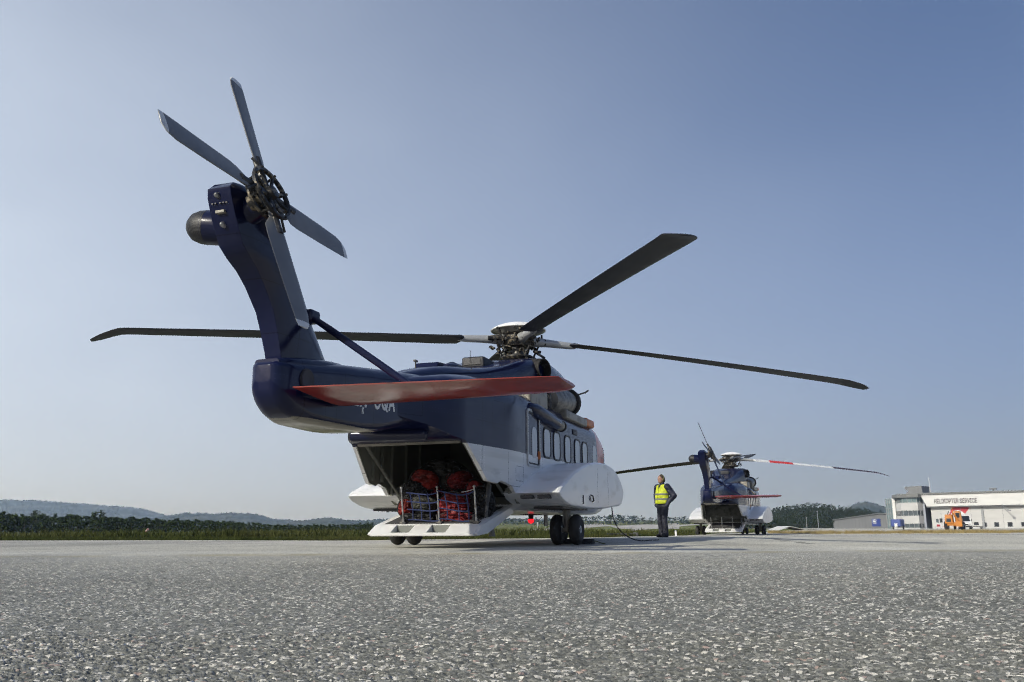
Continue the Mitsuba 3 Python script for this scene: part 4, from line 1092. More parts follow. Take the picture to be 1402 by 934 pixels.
z6 = lambda x, y: (460 + x / 4.673, 570 + y / 4.673)
GB = 'kit bags heaped on the helicopter ramp'
for (lab, q, x, size, mat, yaw, roll, sq) in [
        ('big bright red bag on top of the heap, left of centre', (575, 412), -4.0, (0.5, 0.50, 0.36), 'bag_red', 0.25, 0.10, 2.8),
        ('large crimson bag standing behind the right half of the net', (772, 590), -4.22, (0.55, 0.58, 0.52), 'bag_crimson', -0.2, 0.06, 2.8),
        ('dark red bag on top of the heap, right of centre', (790, 412), -3.98, (0.5, 0.46, 0.32), 'bag_crimson', 0.5, -0.2, 2.6),
        ('small vivid red bag behind the left net post', (452, 585), -4.30, (0.45, 0.26, 0.30), 'bag_red', 0.3, 0.1, 2.5),
        ('red bag half hidden behind the topmost bags', (640, 440), -3.75, (0.6, 0.5, 0.45), 'bag_crimson', 0.1, 0.3, 2.6),
        ('grey green bag behind the middle of the net', (580, 570), -4.28, (0.5, 0.40, 0.26), 'bag_green', -0.4, 0.15, 2.6),
        ('black bag at the back of the heap against the dark bay', (690, 385), -3.75, (0.6, 0.8, 0.55), 'bag_black', 0.2, 0.0, 2.6),
        ('dark charcoal bag right of the heap by the last net post', (930, 560), -4.1, (0.5, 0.42, 0.55), 'bag_black', 0.3, 0.1, 2.5),
        ('dull red bag low on the right of the heap', (870, 500), -4.0, (0.45, 0.32, 0.5), 'bag_crimson', 0.7, 0.2, 2.6),
        ('black bag low behind the left net, under the topmost red one', (515, 490), -4.1, (0.5, 0.4, 0.42), 'bag_black', 0.1, 0.0, 2.6),
        ('crimson bag flat on the ramp at the foot of the large one', (775, 655), -4.34, (0.4, 0.56, 0.22), 'bag_crimson', 0.1, 0.0, 2.7)]:
    duffel(lab, on_x(*z6(*q), x), size, mat, len(USED) % 97, yaw, roll, True, GB, square=sq)
duffel('flat black equipment case on the ramp behind the left net', on_x(*z6(545, 655), -4.36), (0.45, 0.56, 0.17), 'bag_black', 5, 0.05, 0.0, False, None, square=9)

net = Thing('cargo_net', 'blue cargo net on three steel posts across the lowered ramp', 'cargo net')
RAMP_N = np.array([-0.2, 0, 0.98])
foot = [on_x(px, 707.5, -4.66) for px in (553, 602, 652.6)]
posts = []
for f in foot:
    f[2] = 0.36
    hd = f + RAMP_N * 0.60
    posts.append((f, hd))
    p = net.part('post', [rod(f, hd, 0.017, 0.013, 10)], 'steel', 30)
    net.part('knob', trimesh.creation.icosphere(2, 0.024).apply_translation(hd), 'steel', True, parent=p)
    net.part('bracket', [box(f[0] - 0.05, f[0] + 0.05, f[1] - 0.05, f[1] + 0.05, f[2] - 0.02, f[2] + 0.05), rod(f + [0, 0.03, 0.05], f + [0.0, 0.05, 0.16], 0.02, None, 8)], 'dark_metal', 30, parent=p)


def on_net(i, s, h):
    """Point between post i and i+1 at share s, height share h, sagging inwards."""
    a = posts[i][0] * (1 - h) + posts[i][1] * h
    b = posts[i + 1][0] * (1 - h) + posts[i + 1][1] * h
    p = a * (1 - s) + b * s
    p[0] += 0.07 * math.sin(math.pi * s)
    p[2] -= 0.035 * math.sin(math.pi * s) * (0.4 + h)
    return p


for i in (0, 1):
    for h in (0.14, 0.42, 0.64, 0.88):
        hi = 1.0 if (i == 0 or h > 0.8) else 0.80
        net.part('strap', tube([on_net(i, s, h + 0.03 * math.sin(5 * s + i)) + np.array([-0.012, 0, 0]) for s in np.linspace(0.0 if i else 0.12, hi, 13)], 0.0105, 6), 'strap_blue', 40)
    for s in ((0.22, 0.45, 0.70) if i == 0 else (0.18, 0.48, 0.76)):
        net.part('strap', tube([on_net(i, s + 0.03 * math.sin(4 * h), h) for h in np.linspace(0.16, 0.92, 9)], 0.0105, 6), 'strap_blue', 40)
one('safety_line', 'thin grey line tied to the top of the rightmost net post', 'line', tube([on_net(1, s, 0.93) for s in np.linspace(0.62, 1, 6)], 0.006, 5), 'grey_cuff', 30)

# power cable hanging to the ground
cab = [(0.42, -1.90, 0.72), (0.44, -1.92, 0.52), (0.55, -1.99, 0.30), (0.85, -2.13, 0.12), (1.3, -2.3, 0.03), (1.8, -2.42, 0.03), (2.2, -2.46, 0.03), (2.6, -2.5, 0.03)]
from scipy.interpolate import make_interp_spline
cs = make_interp_spline(np.linspace(0, 1, len(cab)), np.array(cab), 3)(np.linspace(0, 1, 60))
cs[:, 2] = np.maximum(cs[:, 2], apron_z(uv_of(cs[:, 0], cs[:, 1])[0]) + 0.016)
one('power_cable', 'black cable hanging from the sponson to the ground', 'cable', tube(cs, 0.0115, 8), 'black_rubber', 40)
chock = Thing('wheel_chock', 'black chock on the ground in front of the right main wheels', 'wheel chock')
chock.part('wedge', prism([(-1.80, 0.014), (-1.52, 0.014), (-1.58, 0.10), (-1.70, 0.10)], -1.98, -1.35), 'black_rubber')
chock.part('rope', tube([(-1.62, -1.98, 0.07), (-1.6, -2.06, 0.05), (-1.55, -2.12, 0.02), (-1.45, -2.15, 0.015)], 0.01, 6), 'yellow_plastic', 30)


# ------------------------------------------------------------------ the ramp worker
def chain(pts, n=16):
    out = []
    S = [m3.Manifold.sphere(1.0, n).scale((r * (sx if (sx := (q[4] if len(q) > 4 else 1.0)) else 1), r, r)).translate(tuple(q[:3])) for q in pts for r in (q[3],)]
    for a, b in zip(S[:-1], S[1:]):
        out.append(m3.Manifold.batch_hull([a, b]))
    return out


def blend(parts, length=0.03, it=8):
    m = m3.Manifold.batch_boolean(parts, m3.OpType.Add).refine_to_length(length)
    v, f = arr(m)
    t = trimesh.Trimesh(v, f, process=True)
    trimesh.smoothing.filter_taubin(t, iterations=it)
    return t


def ell(cx, cy, cz, rx, ry, rz, n=20):
    return m3.Manifold.sphere(1.0, n).scale((rx, ry, rz)).translate((cx, cy, cz))


def hull(*a):
    return m3.Manifold.batch_hull(list(a))


def worker():
    px, d = 908, 25.2
    g = at(px, 722, d)
    z0 = float(gz(g[0], g[1]))
    # facing to the camera's left and a little towards it
    face = math.degrees(YAW) + 125
    t = Thing('person', 'worker in yellow vest and dark clothes with ear defenders standing hands in pockets', 'person', T=place(g[0], g[1], z0, face))
    hd = np.array([0.02, 0, 1.645])
    skin = [ell(hd[0], 0, hd[2] + 0.02, 0.102, 0.082, 0.112), hull(ell(hd[0] + 0.03, 0, hd[2] - 0.06, 0.062, 0.055, 0.045), ell(hd[0] + 0.01, 0, hd[2], 0.085, 0.07, 0.06)),
            hull(ell(hd[0] + 0.095, 0, hd[2] - 0.005, 0.02, 0.016, 0.012), ell(hd[0] + 0.088, 0, hd[2] + 0.04, 0.01, 0.01, 0.012)), ell(hd[0], 0.078, hd[2], 0.018, 0.012, 0.03), ell(hd[0], -0.078, hd[2], 0.018, 0.012, 0.03),
            hull(ell(-0.005, 0, 1.56, 0.055, 0.055, 0.05), ell(-0.03, 0, 1.46, 0.07, 0.075, 0.05)),
            hull(ell(-0.03, 0, 1.42, 0.09, 0.17, 0.06), ell(-0.01, 0, 1.12, 0.10, 0.14, 0.08)), hull(ell(-0.01, 0, 1.12, 0.10, 0.14, 0.08), ell(-0.02, 0, 0.95, 0.10, 0.15, 0.08))]
    for s in (-1, 1):
        skin += chain([(-0.03, s * 0.19, 1.42, 0.055), (-0.12, s * 0.32, 1.17, 0.042), (-0.03, s * 0.215, 1.00, 0.03)])
        skin += chain([(-0.03, s * 0.215, 1.00, 0.03), (0.0, s * 0.19, 0.95, 0.035), (0.015, s * 0.18, 0.91, 0.028)])
        for fy in (-0.02, -0.007, 0.007, 0.02):
            skin += chain([(0.015 + fy, s * 0.18, 0.91, 0.010), (0.03 + fy, s * 0.165, 0.85, 0.008)], 8)
        skin += chain([(-0.02, s * 0.09, 0.93, 0.09), (0.0, s * 0.085, 0.50, 0.055), (-0.03, s * 0.08, 0.09, 0.04)])
    t.own(blend(skin, 0.022, 6), 'skin', True)
    for s in (-1, 1):
        t.part('eye', trimesh.creation.icosphere(1, 0.011).apply_translation((hd[0] + 0.088, s * 0.033, hd[2] + 0.03)), 'dark_seal', True)
    t.part('mouth', rbox(hd[0] + 0.078, hd[0] + 0.092, -0.024, 0.024, hd[2] - 0.055, hd[2] - 0.047, 0.003), 'dark_seal')
    t.part('hair', blend([hull(ell(-0.005, 0, 1.70, 0.106, 0.092, 0.088), ell(-0.045, 0, 1.62, 0.085, 0.086, 0.07))], 0.02, 3), 'hair_brown', True)
    # trousers
    tr = [hull(ell(-0.02, 0, 0.98, 0.12, 0.175, 0.05), ell(-0.02, 0.085, 0.88, 0.115, 0.10, 0.06), ell(-0.02, -0.085, 0.88, 0.115, 0.10, 0.06))]
    for s in (-1, 1):
        tr += chain([(-0.02, s * 0.092, 0.88, 0.108), (0.02, s * 0.088, 0.50, 0.082), (-0.01, s * 0.085, 0.16, 0.078), (0.0, s * 0.085, 0.06, 0.086)], 18)
    tm = blend(tr, 0.022, 5)
    v = np.array(tm.vertices)
    v += (meshkit.fbm(v * np.array([9, 9, 16]), 3, 2)[:, None] - 0.5) * 0.03 * np.array([1, 1, 0])
    t.part('trousers', (v, tm.faces), 'trouser_navy', True)
    for s in (-1, 1):
        t.part('shoe', blend([hull(ell(0.13, s * 0.095, 0.045, 0.06, 0.045, 0.042), ell(-0.06, s * 0.085, 0.05, 0.055, 0.042, 0.048)), hull(ell(-0.03, s * 0.085, 0.1, 0.055, 0.05, 0.04), ell(0.04, s * 0.088, 0.06, 0.06, 0.045, 0.04))], 0.02, 4), 'black_rubber', True)
    # jacket with sleeves
    jk = [hull(ell(-0.035, 0, 1.45, 0.115, 0.18, 0.06), ell(-0.01, 0, 1.20, 0.155, 0.205, 0.08)), hull(ell(-0.01, 0, 1.20, 0.155, 0.205, 0.08), ell(-0.015, 0, 0.95, 0.16, 0.21, 0.05)),
          hull(ell(-0.03, 0, 1.47, 0.085, 0.09, 0.05), ell(-0.015, 0, 1.55, 0.07, 0.07, 0.025))]
    for s in (-1, 1):
        jk += chain([(-0.03, s * 0.20, 1.43, 0.10), (-0.13, s * 0.36, 1.17, 0.085), (-0.02, s * 0.235, 1.0, 0.072), (0.02, s * 0.20, 0.90, 0.062)], 18)
    jm = blend(jk, 0.022, 6)
    v = np.array(jm.vertices)
    v += (meshkit.fbm(v * 11, 3, 6)[:, None] - 0.5) * 0.022
    t.part('jacket', (v, jm.faces), 'jacket_navy', True)
    # vest: the torso, a little larger, cut by arm holes, open neck
    vs = m3.Manifold.batch_boolean([hull(ell(-0.035, 0, 1.455, 0.138, 0.205, 0.055), ell(-0.01, 0, 1.20, 0.178, 0.23, 0.08)), hull(ell(-0.01, 0, 1.20, 0.178, 0.23, 0.08), ell(-0.015, 0, 0.965, 0.182, 0.235, 0.045))], m3.OpType.Add)
    vs = vs - ell(0.09, 0, 1.57, 0.10, 0.075, 0.17) - ell(-0.03, 0, 1.60, 0.1, 0.09, 0.12)
    for s in (-1, 1):
        vs = vs - ell(-0.07, s * 0.285, 1.33, 0.10, 0.085, 0.20)
    vs = vs - m3.Manifold.cube((0.2, 0.016, 0.7)).translate((0.06, -0.008, 0.85))
    vt = vs.refine_to_length(0.03)
    v, f = arr(vt)
    v = v + (meshkit.fbm(v * 10, 3, 5)[:, None] - 0.5) * 0.015
    vest = t.part('safety_vest', (v, f), 'vest_yellow', 40)
    for z in (1.08, 1.22):
        band = []
        for q in np.linspace(0, 2 * np.pi, 40, endpoint=False):
            band.append((math.cos(q), math.sin(q)))
        band = np.array(band)
        rx, ry = (0.186, 0.240)
        R2 = [np.column_stack([-0.012 + band[:, 0] * rx * k, band[:, 1] * ry * k, np.full(40, zz)]) for k, zz in ((1.0, z - 0.026), (1.012, z - 0.02), (1.012, z + 0.02), (1.0, z + 0.026))]
        t.part('reflective_band', loft(R2), 'reflective_tape', 40, parent=vest)
    # ear defenders
    for s in (-1, 1):
        t.part('ear_defender', blend([hull(ell(-0.005, s * 0.088, 1.655, 0.038, 0.022, 0.05), ell(-0.005, s * 0.105, 1.655, 0.03, 0.014, 0.04))], 0.015, 2), 'yellow_plastic', True)
    a = np.linspace(0, np.pi, 17)
    t.part('headband', tube(np.stack([np.full(17, -0.01), np.cos(a) * 0.098, 1.68 + np.sin(a) * 0.112], 1), 0.012, 7), 'yellow_plastic', 40)


worker()


# ------------------------------------------------------------------ the hangar and what stands round it
P('wall_white', lambda p, n, uv: mix((0.66, 0.66, 0.64), (0.56, 0.56, 0.55), fbm(p.x * 0.4, p.y * 0.4, p.z * 1.5, 4)), 0.6)
P('wall_panel', lambda p, n, uv: mix((0.52, 0.52, 0.51), (0.44, 0.44, 0.43), fbm(p.x * 0.4, p.y * 0.4, p.z * 1.5, 4)), 0.6)
P('roof_grey', (0.16, 0.165, 0.165), 0.6)
P('trim_grey', (0.27, 0.28, 0.29), 0.5)
P('wall_bluegrey', (0.28, 0.30, 0.35), 0.6)
P('dark_inside', (0.012, 0.012, 0.014), 0.9)
P('pane_blue', lambda p, n, uv: mix((0.05, 0.065, 0.075), (0.11, 0.13, 0.14), noise(p.x * 0.9, p.y * 0.9, p.z * 1.1)), 0.08, spec=0.8)
P('pane_green', lambda p, n, uv: mix((0.11, 0.17, 0.18), (0.20, 0.26, 0.27), noise(p.x * 0.7, p.y * 0.7, p.z * 0.9)), 0.08, spec=0.8)
P('logo_red', (0.42, 0.03, 0.045), 0.5)
P('shed_grey', lambda p, n, uv: mix((0.15, 0.155, 0.16), (0.19, 0.195, 0.2), fbm(p.x * 3, p.y * 3, p.z * 0.2, 2)), 0.6)
P('sign_blue', (0.03, 0.05, 0.22), 0.4)
P('tarp_blue', lambda p, n, uv: mix((0.03, 0.05, 0.20), (0.05, 0.09, 0.30), fbm(p.x, p.y, p.z, 3)), 0.5)
P('loader_orange', lambda p, n, uv: mix((0.55, 0.20, 0.012), (0.40, 0.13, 0.012), fbm(p.x * 3, p.y * 3, p.z * 3, 3)), 0.4)
P('van_white', (0.68, 0.68, 0.67), 0.25, coat=0.5)
P('tan_wall', (0.34, 0.28, 0.17), 0.8)

HO, HE = ground_at(1266, 206)[:2], ground_at(1440, 189)[:2]
hs_ = (HE - HO) / np.linalg.norm(HE - HO)
hn_ = np.array([hs_[1], -hs_[0]])
if hn_ @ (CAM[:2] - HO) < 0: hn_ = -hn_
HZ = float(gz(*HO)) - 0.05
# hangar frame: x along the front, y away from the camera, z up
HT = np.eye(4); HT[:2, 0] = hs_; HT[:2, 1] = -hn_; HT[:3, 3] = [HO[0], HO[1], HZ]


def hs(px, py, out=0.0):
    """Where the sight line px, py meets the plane that stands out metres in front of the hangar's front: (along, up)."""
    d = CF + CR * (px - 701) / FOC + CU * (467 - py) / FOC
    o = HO + hn_ * out
    t = ((o - CAM[:2]) @ hn_) / (d[:2] @ hn_)
    p = CAM + d * t
    return float((p[:2] - HO) @ hs_), float(p[2] - HZ)


hg = Thing('hangar', 'long white hangar with dark lettering on its fascia and a red emblem on its door', 'hangar', T=HT)
x_a, z_roof = hs(1263, 676.5); x_b = 62.0
zf0 = hs(1275, 693.6)[1]; zf1 = hs(1275, 678.0)[1]
x_d0 = hs(1267, 700)[0]; x_d1 = hs(1274.5, 700)[0]
hg.part('side_wall', box(-0.6, x_d0, 0.0, 40, -0.3, zf1 + 0.1), 'wall_bluegrey')
hg.part('back_wall', box(x_d0, x_b, 39, 40, -0.3, zf1), 'wall_bluegrey')
hg.part('end_wall', box(x_b - 0.4, x_b, 0.3, 39, -0.3, zf1), 'wall_bluegrey')
hg.part('floor_slab', box(x_d0, x_b, 0.2, 39, -0.3, 0.04), 'trim_grey')
hg.part('roof', prism([(-1.2, zf1 + 0.12), (-1.2, zf1 + 0.5), (x_b + 0.4, zf1 + 0.5), (x_b + 0.4, zf1 + 0.12)], -1.9, 40.5), 'roof_grey')
# the fascia leans out over the doors; its left end is cut on a slant
xs0, xs1 = hs(1262.5, 678)[0], hs(1271.5, 693)[0]
hg.part('fascia', prism([(xs0, zf1 + 0.11), (xs1, zf0), (x_b, zf0), (x_b, zf1 + 0.11)], -1.5, -0.3), 'wall_white')
hg.part('door_rail', box(xs1 - 0.1, x_b, -1.1, -0.1, zf0 - 0.24, zf0 - 0.01), 'trim_grey')
x_p = hs(1344.5, 710)[0]
door = hg.part('sliding_door', box(x_d1, x_p - 0.05, 0.02, 0.22, 0.05, zf0 - 0.26), 'wall_panel')
for k in range(1, 5):
    xx = x_d1 + (x_p - x_d1) * k / 5
    hg.part('door_joint', box(xx - 0.03, xx + 0.03, -0.012, 0.018, 0.06, zf0 - 0.27), 'trim_grey', parent=door)
hg.part('door_post', box(x_p, x_p + 0.45, -0.2, 0.4, -0.2, zf0 - 0.26), 'trim_grey')
door2 = hg.part('sliding_door', box(x_p + 0.5, x_b - 0.4, 0.02, 0.22, 0.05, zf0 - 0.26), 'wall_panel')
for px in (1348.5, 1365, 1383.5, 1402, 1421, 1441, 1462):
    a, b = hs(px, 721, 0)[0], 1.0
    w = hg.part('window', box(a - 0.52, a + 0.52, -0.03, 0.018, 0.35, 1.42), 'trim_grey', parent=door2)
for px in (1374, 1411, 1450):
    a = hs(px, 710)[0]
    hg.part('door_joint', box(a - 0.03, a + 0.03, -0.012, 0.018, 0.06, zf0 - 0.27), 'trim_grey', parent=door2)
for px in (1348.5, 1365, 1383.5, 1402, 1421, 1441, 1462):
    a = hs(px, 721, 0)[0]
    hg.part('pane', box(a - 0.44, a + 0.44, -0.045, -0.032, 0.42, 1.35), 'dark_glass')
a = hs(1336.5, 715)[0]
hg.part('window', [box(a - 0.5, a + 0.5, -0.03, 0.018, 0.75, 1.45)], 'dark_glass')
for q0, q1, mt in (((1281.5, 710.5), (1285.5, 715.5), 'pane_blue'), ((1286.5, 710), (1290.8, 715.5), 'dark_glass')):
    (xa, za), (xb_, zb_) = hs(*q0), hs(*q1)
    hg.part('window', box(xa, xb_, -0.03, 0.018, zb_, za), mt)
# emblem painted on the door
emb = [(1303.5, 694.6), (1327.5, 694.6), (1321.5, 703.5), (1317, 700.2), (1311.5, 698.2), (1306, 699.5), (1302.5, 703), (1300, 709), (1298.5, 722), (1291.8, 722)]
hg.part('emblem', prism([hs(*q) for q in emb], -0.006, 0.018), 'logo_red')
sw_ = [(1302.5, 703.8), (1306, 700.3), (1311.5, 699.0), (1317, 701.0), (1321.3, 704.5), (1318, 705.0), (1312.5, 702.0), (1307.5, 702.3), (1304, 705.2)]
hg.part('emblem_arc', prism([hs(*q) for q in sw_], -0.004, 0.018), 'van_white')
tm = meshkit.text_mesh('HELIKOPTER SERVICE', 1.0, 0.06, bold=True)
v = np.array(tm.vertices)
xl, zt_ = hs(1278.3, 684.3, 1.5); xr, zb2 = hs(1338, 689.2, 1.5)
wid = v[:, 0].max()
v = np.stack([xl + v[:, 0] / wid * (xr - xl), -1.502 - v[:, 2], hs(1300, 689.0, 1.5)[1] + v[:, 1] * (zt_ - zb2) * 0.98], 1)
hg.part('lettering', (v, np.array(tm.faces)), 'letter_dark')
hg.part('roof_mast', rod((hs(1266.5, 675)[0], 4, zf1 + 0.4), (hs(1266.5, 675)[0], 4, zf1 + 4.4), 0.09, 0.05, 8), 'van_white')
a = hs(1352, 670)[0]
hg.part('roof_vent', [box(a - 0.7, a + 0.7, 4.6, 5.4, zf1 + 1.05, zf1 + 1.35), rod((a, 5, zf1 + 0.3), (a, 5, zf1 + 1.1), 0.16, None, 8)], 'roof_grey')
a, za = hs(1371, 691, 1.5); b, zb3 = hs(1382, 699, 3.0)
hg.part('lamp_arm', [rod((a, -1.4, za), (b, -3.0, zb3), 0.09, None, 8), rbox(b - 0.3, b + 0.3, -3.3, -2.8, zb3 - 0.12, zb3 + 0.1, 0.05)], 'trim_grey')

# office block: a three-storey polygonal bay with glass stair on its left
of = Thing('office_building', 'three-storey white office block with dark window bands beside the hangar', 'building', T=HT)


def pl(px, dn):
    return (hs(px, 700, dn)[0], -dn)


plan = [pl(1227, -3.0), pl(1234.3, 1.6), pl(1257.3, 2.2), pl(1264.5, -0.05), (pl(1264.5, 0)[0], 12), (pl(1227, -3)[0], 12)]


def grown(pts, g):
    q = sg.Polygon(pts).buffer(g, join_style=2)
    return q


def zo(py):
    return hs(1245, py, 2.0)[1]


bands = [('wall_band', 724.5, 722.8, 0.0, 'wall_panel'), ('window_band', 722.8, 717.2, -0.12, 'pane_blue'), ('wall_band', 717.2, 706.3, 0.0, 'wall_panel'), ('window_band', 706.3, 699.2, -0.12, 'pane_blue'),
         ('wall_band', 699.2, 688.3, 0.0, 'wall_panel'), ('window_band', 688.3, 681.3, -0.12, 'pane_green'), ('roof', 681.3, 676.4, 0.65, 'roof_grey')]
from shapely.geometry import LineString
for nm, p0, p1, g, mt in bands:
    k = of.part(nm, prism(grown(plan, g), zo(p0), zo(p1), 'z'), mt)
    if nm == 'window_band':
        ln = LineString(plan[:4])
        for s in np.linspace(0.02, 0.98, 11):
            q = ln.interpolate(s, normalized=True)
            of.part('mullion', box(q.x - 0.05, q.x + 0.05, q.y - 0.02, q.y + 0.16, zo(p0), zo(p1)), 'trim_grey', parent=k)
of.part('plant_room', prism([(hs(1237.5, 666)[0], zo(676.4)), (hs(1240, 666)[0] + 0.4, zo(671.5)), (hs(1237.5, 666)[0], zo(669)), (hs(1237.5, 666)[0], zo(665.8)), (hs(1260.5, 666)[0], zo(665.2)), (hs(1261.5, 666)[0], zo(676.4))], 0.5, 7), 'shed_grey')
gl = of.part('stair_tower', prism(sg.Polygon([pl(1213.5, -5.5), pl(1222.5, -3.6), pl(1226.5, -3.2), (pl(1226.5, 0)[0], 12), (pl(1213.5, -5)[0], 12)]), -0.2, hs(1220, 683.0, -4)[1], 'z'), 'pane_green')
for px in (1213.6, 1216.5, 1219.5, 1222.4):
    q = pl(px, np.interp(px, [1213.5, 1222.5], [-5.4, -3.5]))
    of.part('mullion', box(q[0] - 0.06, q[0] + 0.06, q[1] - 0.08, q[1] + 0.1, 0, hs(1220, 682.8, -4)[1]), 'trim_grey', parent=gl)
for py in (690, 697, 704, 711, 718):
    z = hs(1218, py, -4)[1]
    a, b = pl(1213.5, -5.38), pl(1222.5, -3.48)
    of.part('transom', rod((a[0], a[1], z), (b[0], b[1], z), 0.07, None, 4), 'trim_grey', parent=gl)
of.part('corner_pier', box(pl(1223, -2.9)[0], pl(1226.9, -2.9)[0], 2.6, 3.4, -0.2, zo(680.5)), 'wall_white')

# grey shed with a blue sign
g0 = ground_at(1143, 262); g1 = ground_at(1214, 238)
e_ = (g1 - g0)[:2]; L_ = np.linalg.norm(e_); e_ = e_ / L_
ST = np.eye(4); ST[:2, 0] = e_; ST[:2, 1] = [-e_[1], e_[0]]; ST[:3, 3] = [g0[0], g0[1], g0[2] - 0.1]
sh = Thing('warehouse', 'low dark grey shed with a small blue sign left of the office block', 'building', T=ST)
h0, h1 = at(1143, 712, 262)[2] - g0[2], at(1206, 703.3, 241)[2] - g0[2]
sh.part('wall', prism([(0, -0.2), (0, h0), (L_ * 0.88, h1), (L_ + 6, h1 - 0.1), (L_ + 6, -0.2)], 0, 14), 'shed_grey')
sh.part('roof', prism([(-0.3, h0 + 0.01), (-0.3, h0 + 0.22), (L_ * 0.88, h1 + 0.25), (L_ + 6, h1 + 0.15), (L_ + 6, h1 - 0.07), (L_ * 0.88, h1 + 0.02)], -0.4, 14.4), 'roof_grey')
sx0, sx1 = L_ * (1196 - 1143) / 71 * 1.0, L_ * (1207 - 1143) / 71
sg_ = sh.part('sign', box(sx0, sx1, -0.1, -0.01, h1 * 0.18, h1 * 0.68), 'sign_blue')
for k, (a, b, zz) in enumerate(((0.12, 0.62, 0.57), (0.12, 0.45, 0.47), (0.12, 0.55, 0.37))):
    sh.part('lettering', box(sx0 + (sx1 - sx0) * a, sx0 + (sx1 - sx0) * b, -0.115, -0.102, h1 * zz, h1 * (zz + 0.055)), 'letter_white', parent=sg_)
sh.part('lean_to', box(-2.2, -0.4, 1, 5, -0.2, h0 * 0.75), 'roof_grey')


def pole(label, px, d, py):
    p = at(px, py, d)
    z0 = float(gz(p[0], p[1]))
    h = p[2] - z0
    t = Thing('lamp_post', label, 'lamp post', T=place(p[0], p[1], z0))
    t.part('pole', rod((0, 0, -0.2), (0, 0, h), 0.09, 0.05, 8), 'trim_grey')
    t.part('lamp_head', rbox(-0.35, 0.35, -0.15, 0.15, h - 0.02, h + 0.12, 0.04), 'grey_cuff')


pole('tall slim lamp post in front of the wood', 1119, 190, 700.5)
pole('short slim lamp post left of the taller one', 1104, 190, 709.5)

# hut in a dip behind the apron's edge
hp = at(1077, 722, 172)
t = Thing('hut', 'low tan hut with a pale sloping roof in front of the wood', 'hut', T=place(hp[0], hp[1], -2.1, math.degrees(YAW) - 90 + 12))
t.part('wall', box(-2.8, 2.8, -2, 2, -0.6, 1.75), 'tan_wall')
t.part('roof', prism([(-3.1, 1.74), (-0.6, 2.52), (3.2, 1.78), (3.2, 1.90), (-0.6, 2.65), (-3.1, 1.86)], -2.4, 2.4), 'wall_panel')


def vehicle_T(px, d, deg):
    g = ground_at(px, d)
    return place(g[0], g[1], g[2], math.degrees(YAW) + deg)


def wheel(t, x, y, r, w, parent=None):
    k = t.part('wheel', lathe((x, y - w / 2, r), (x, y + w / 2, r), [(0.02, r * 0.5), (0, r * 0.7), (0.03, r * 0.95), (w / 2, r), (w - 0.03, r * 0.95), (w, r * 0.7), (w - 0.02, r * 0.5)], 20), 'black_rubber', 40, parent=parent)
    t.part('rim', lathe((x, y - w / 2, r), (x, y + w / 2, r), [(0.01, 0.02), (0.0, r * 0.3), (0.03, r * 0.52), (w - 0.03, r * 0.52), (w, r * 0.3), (w - 0.01, 0.02)], 14), 'grey_cuff', 30, parent=k)


# orange loader: local x away from the camera, y to the left
ld = Thing('loader', 'orange wheeled loader with a raised boom parked before the hangar door', 'loader', T=vehicle_T(1307, 118, -31))
ld.part('chassis', rbox(-1.2, 2.6, -0.8, 0.8, 0.55, 1.0, 0.06), 'loader_orange', 30)
ld.part('engine_hood', hull(*[m3.Manifold.sphere(0.06, 8).translate(p) for p in ((-1.3, 0.95, 0.9), (-1.3, 0.05, 0.9), (-1.25, 0.9, 1.95), (-1.25, 0.15, 1.95), (0.8, 0.95, 0.9), (0.8, 0.1, 0.9), (0.7, 0.9, 2.0), (0.7, 0.15, 2.0))]), 'loader_orange', 30)
ld.part('grille', box(-1.385, -1.36, 0.25, 0.8, 1.05, 1.5), 'dark_seal')
cb = ld.part('cab', hull(*[m3.Manifold.sphere(0.05, 8).translate(p) for p in ((0.4, -0.2, 1.0), (0.4, -0.95, 1.0), (1.8, -0.2, 1.0), (1.8, -0.95, 1.0), (0.55, -0.1, 2.45), (0.55, -0.75, 2.45), (1.7, -0.1, 2.45), (1.7, -0.75, 2.45))]), 'loader_orange', 30)
ld.part('window', box(0.40, 0.47, -0.72, -0.22, 1.6, 2.25), 'dark_glass', parent=cb)
ld.part('boom', [rod((1.9, 0.1, 2.2), (-1.2, -0.55, 1.3), 0.17, 0.13, 8), rod((-1.2, -0.55, 1.3), (-1.7, -0.7, 0.75), 0.12, 0.1, 8)], 'loader_orange', 30)
ld.part('bucket', prism([(-2.1, 0.45), (-1.55, 0.45), (-1.5, 1.05), (-1.75, 1.15)], -1.1, -0.3), 'loader_orange')
ld.part('beacon_pole', rod((0.9, 0.15, 2.0), (0.9, 0.12, 3.15), 0.05, 0.035, 8), 'loader_orange')
ld.part('exhaust_pipe', rod((0.2, 0.75, 1.95), (0.1, 0.55, 2.5), 0.05, None, 8), 'dark_metal')
for x, y in ((-0.8, 0.98), (-0.8, -0.98), (1.9, 0.98), (1.9, -0.98)):
    wheel(ld, x, y, 0.56, 0.36)
wheel(ld, 0.6, 0.0, 0.52, 0.30)

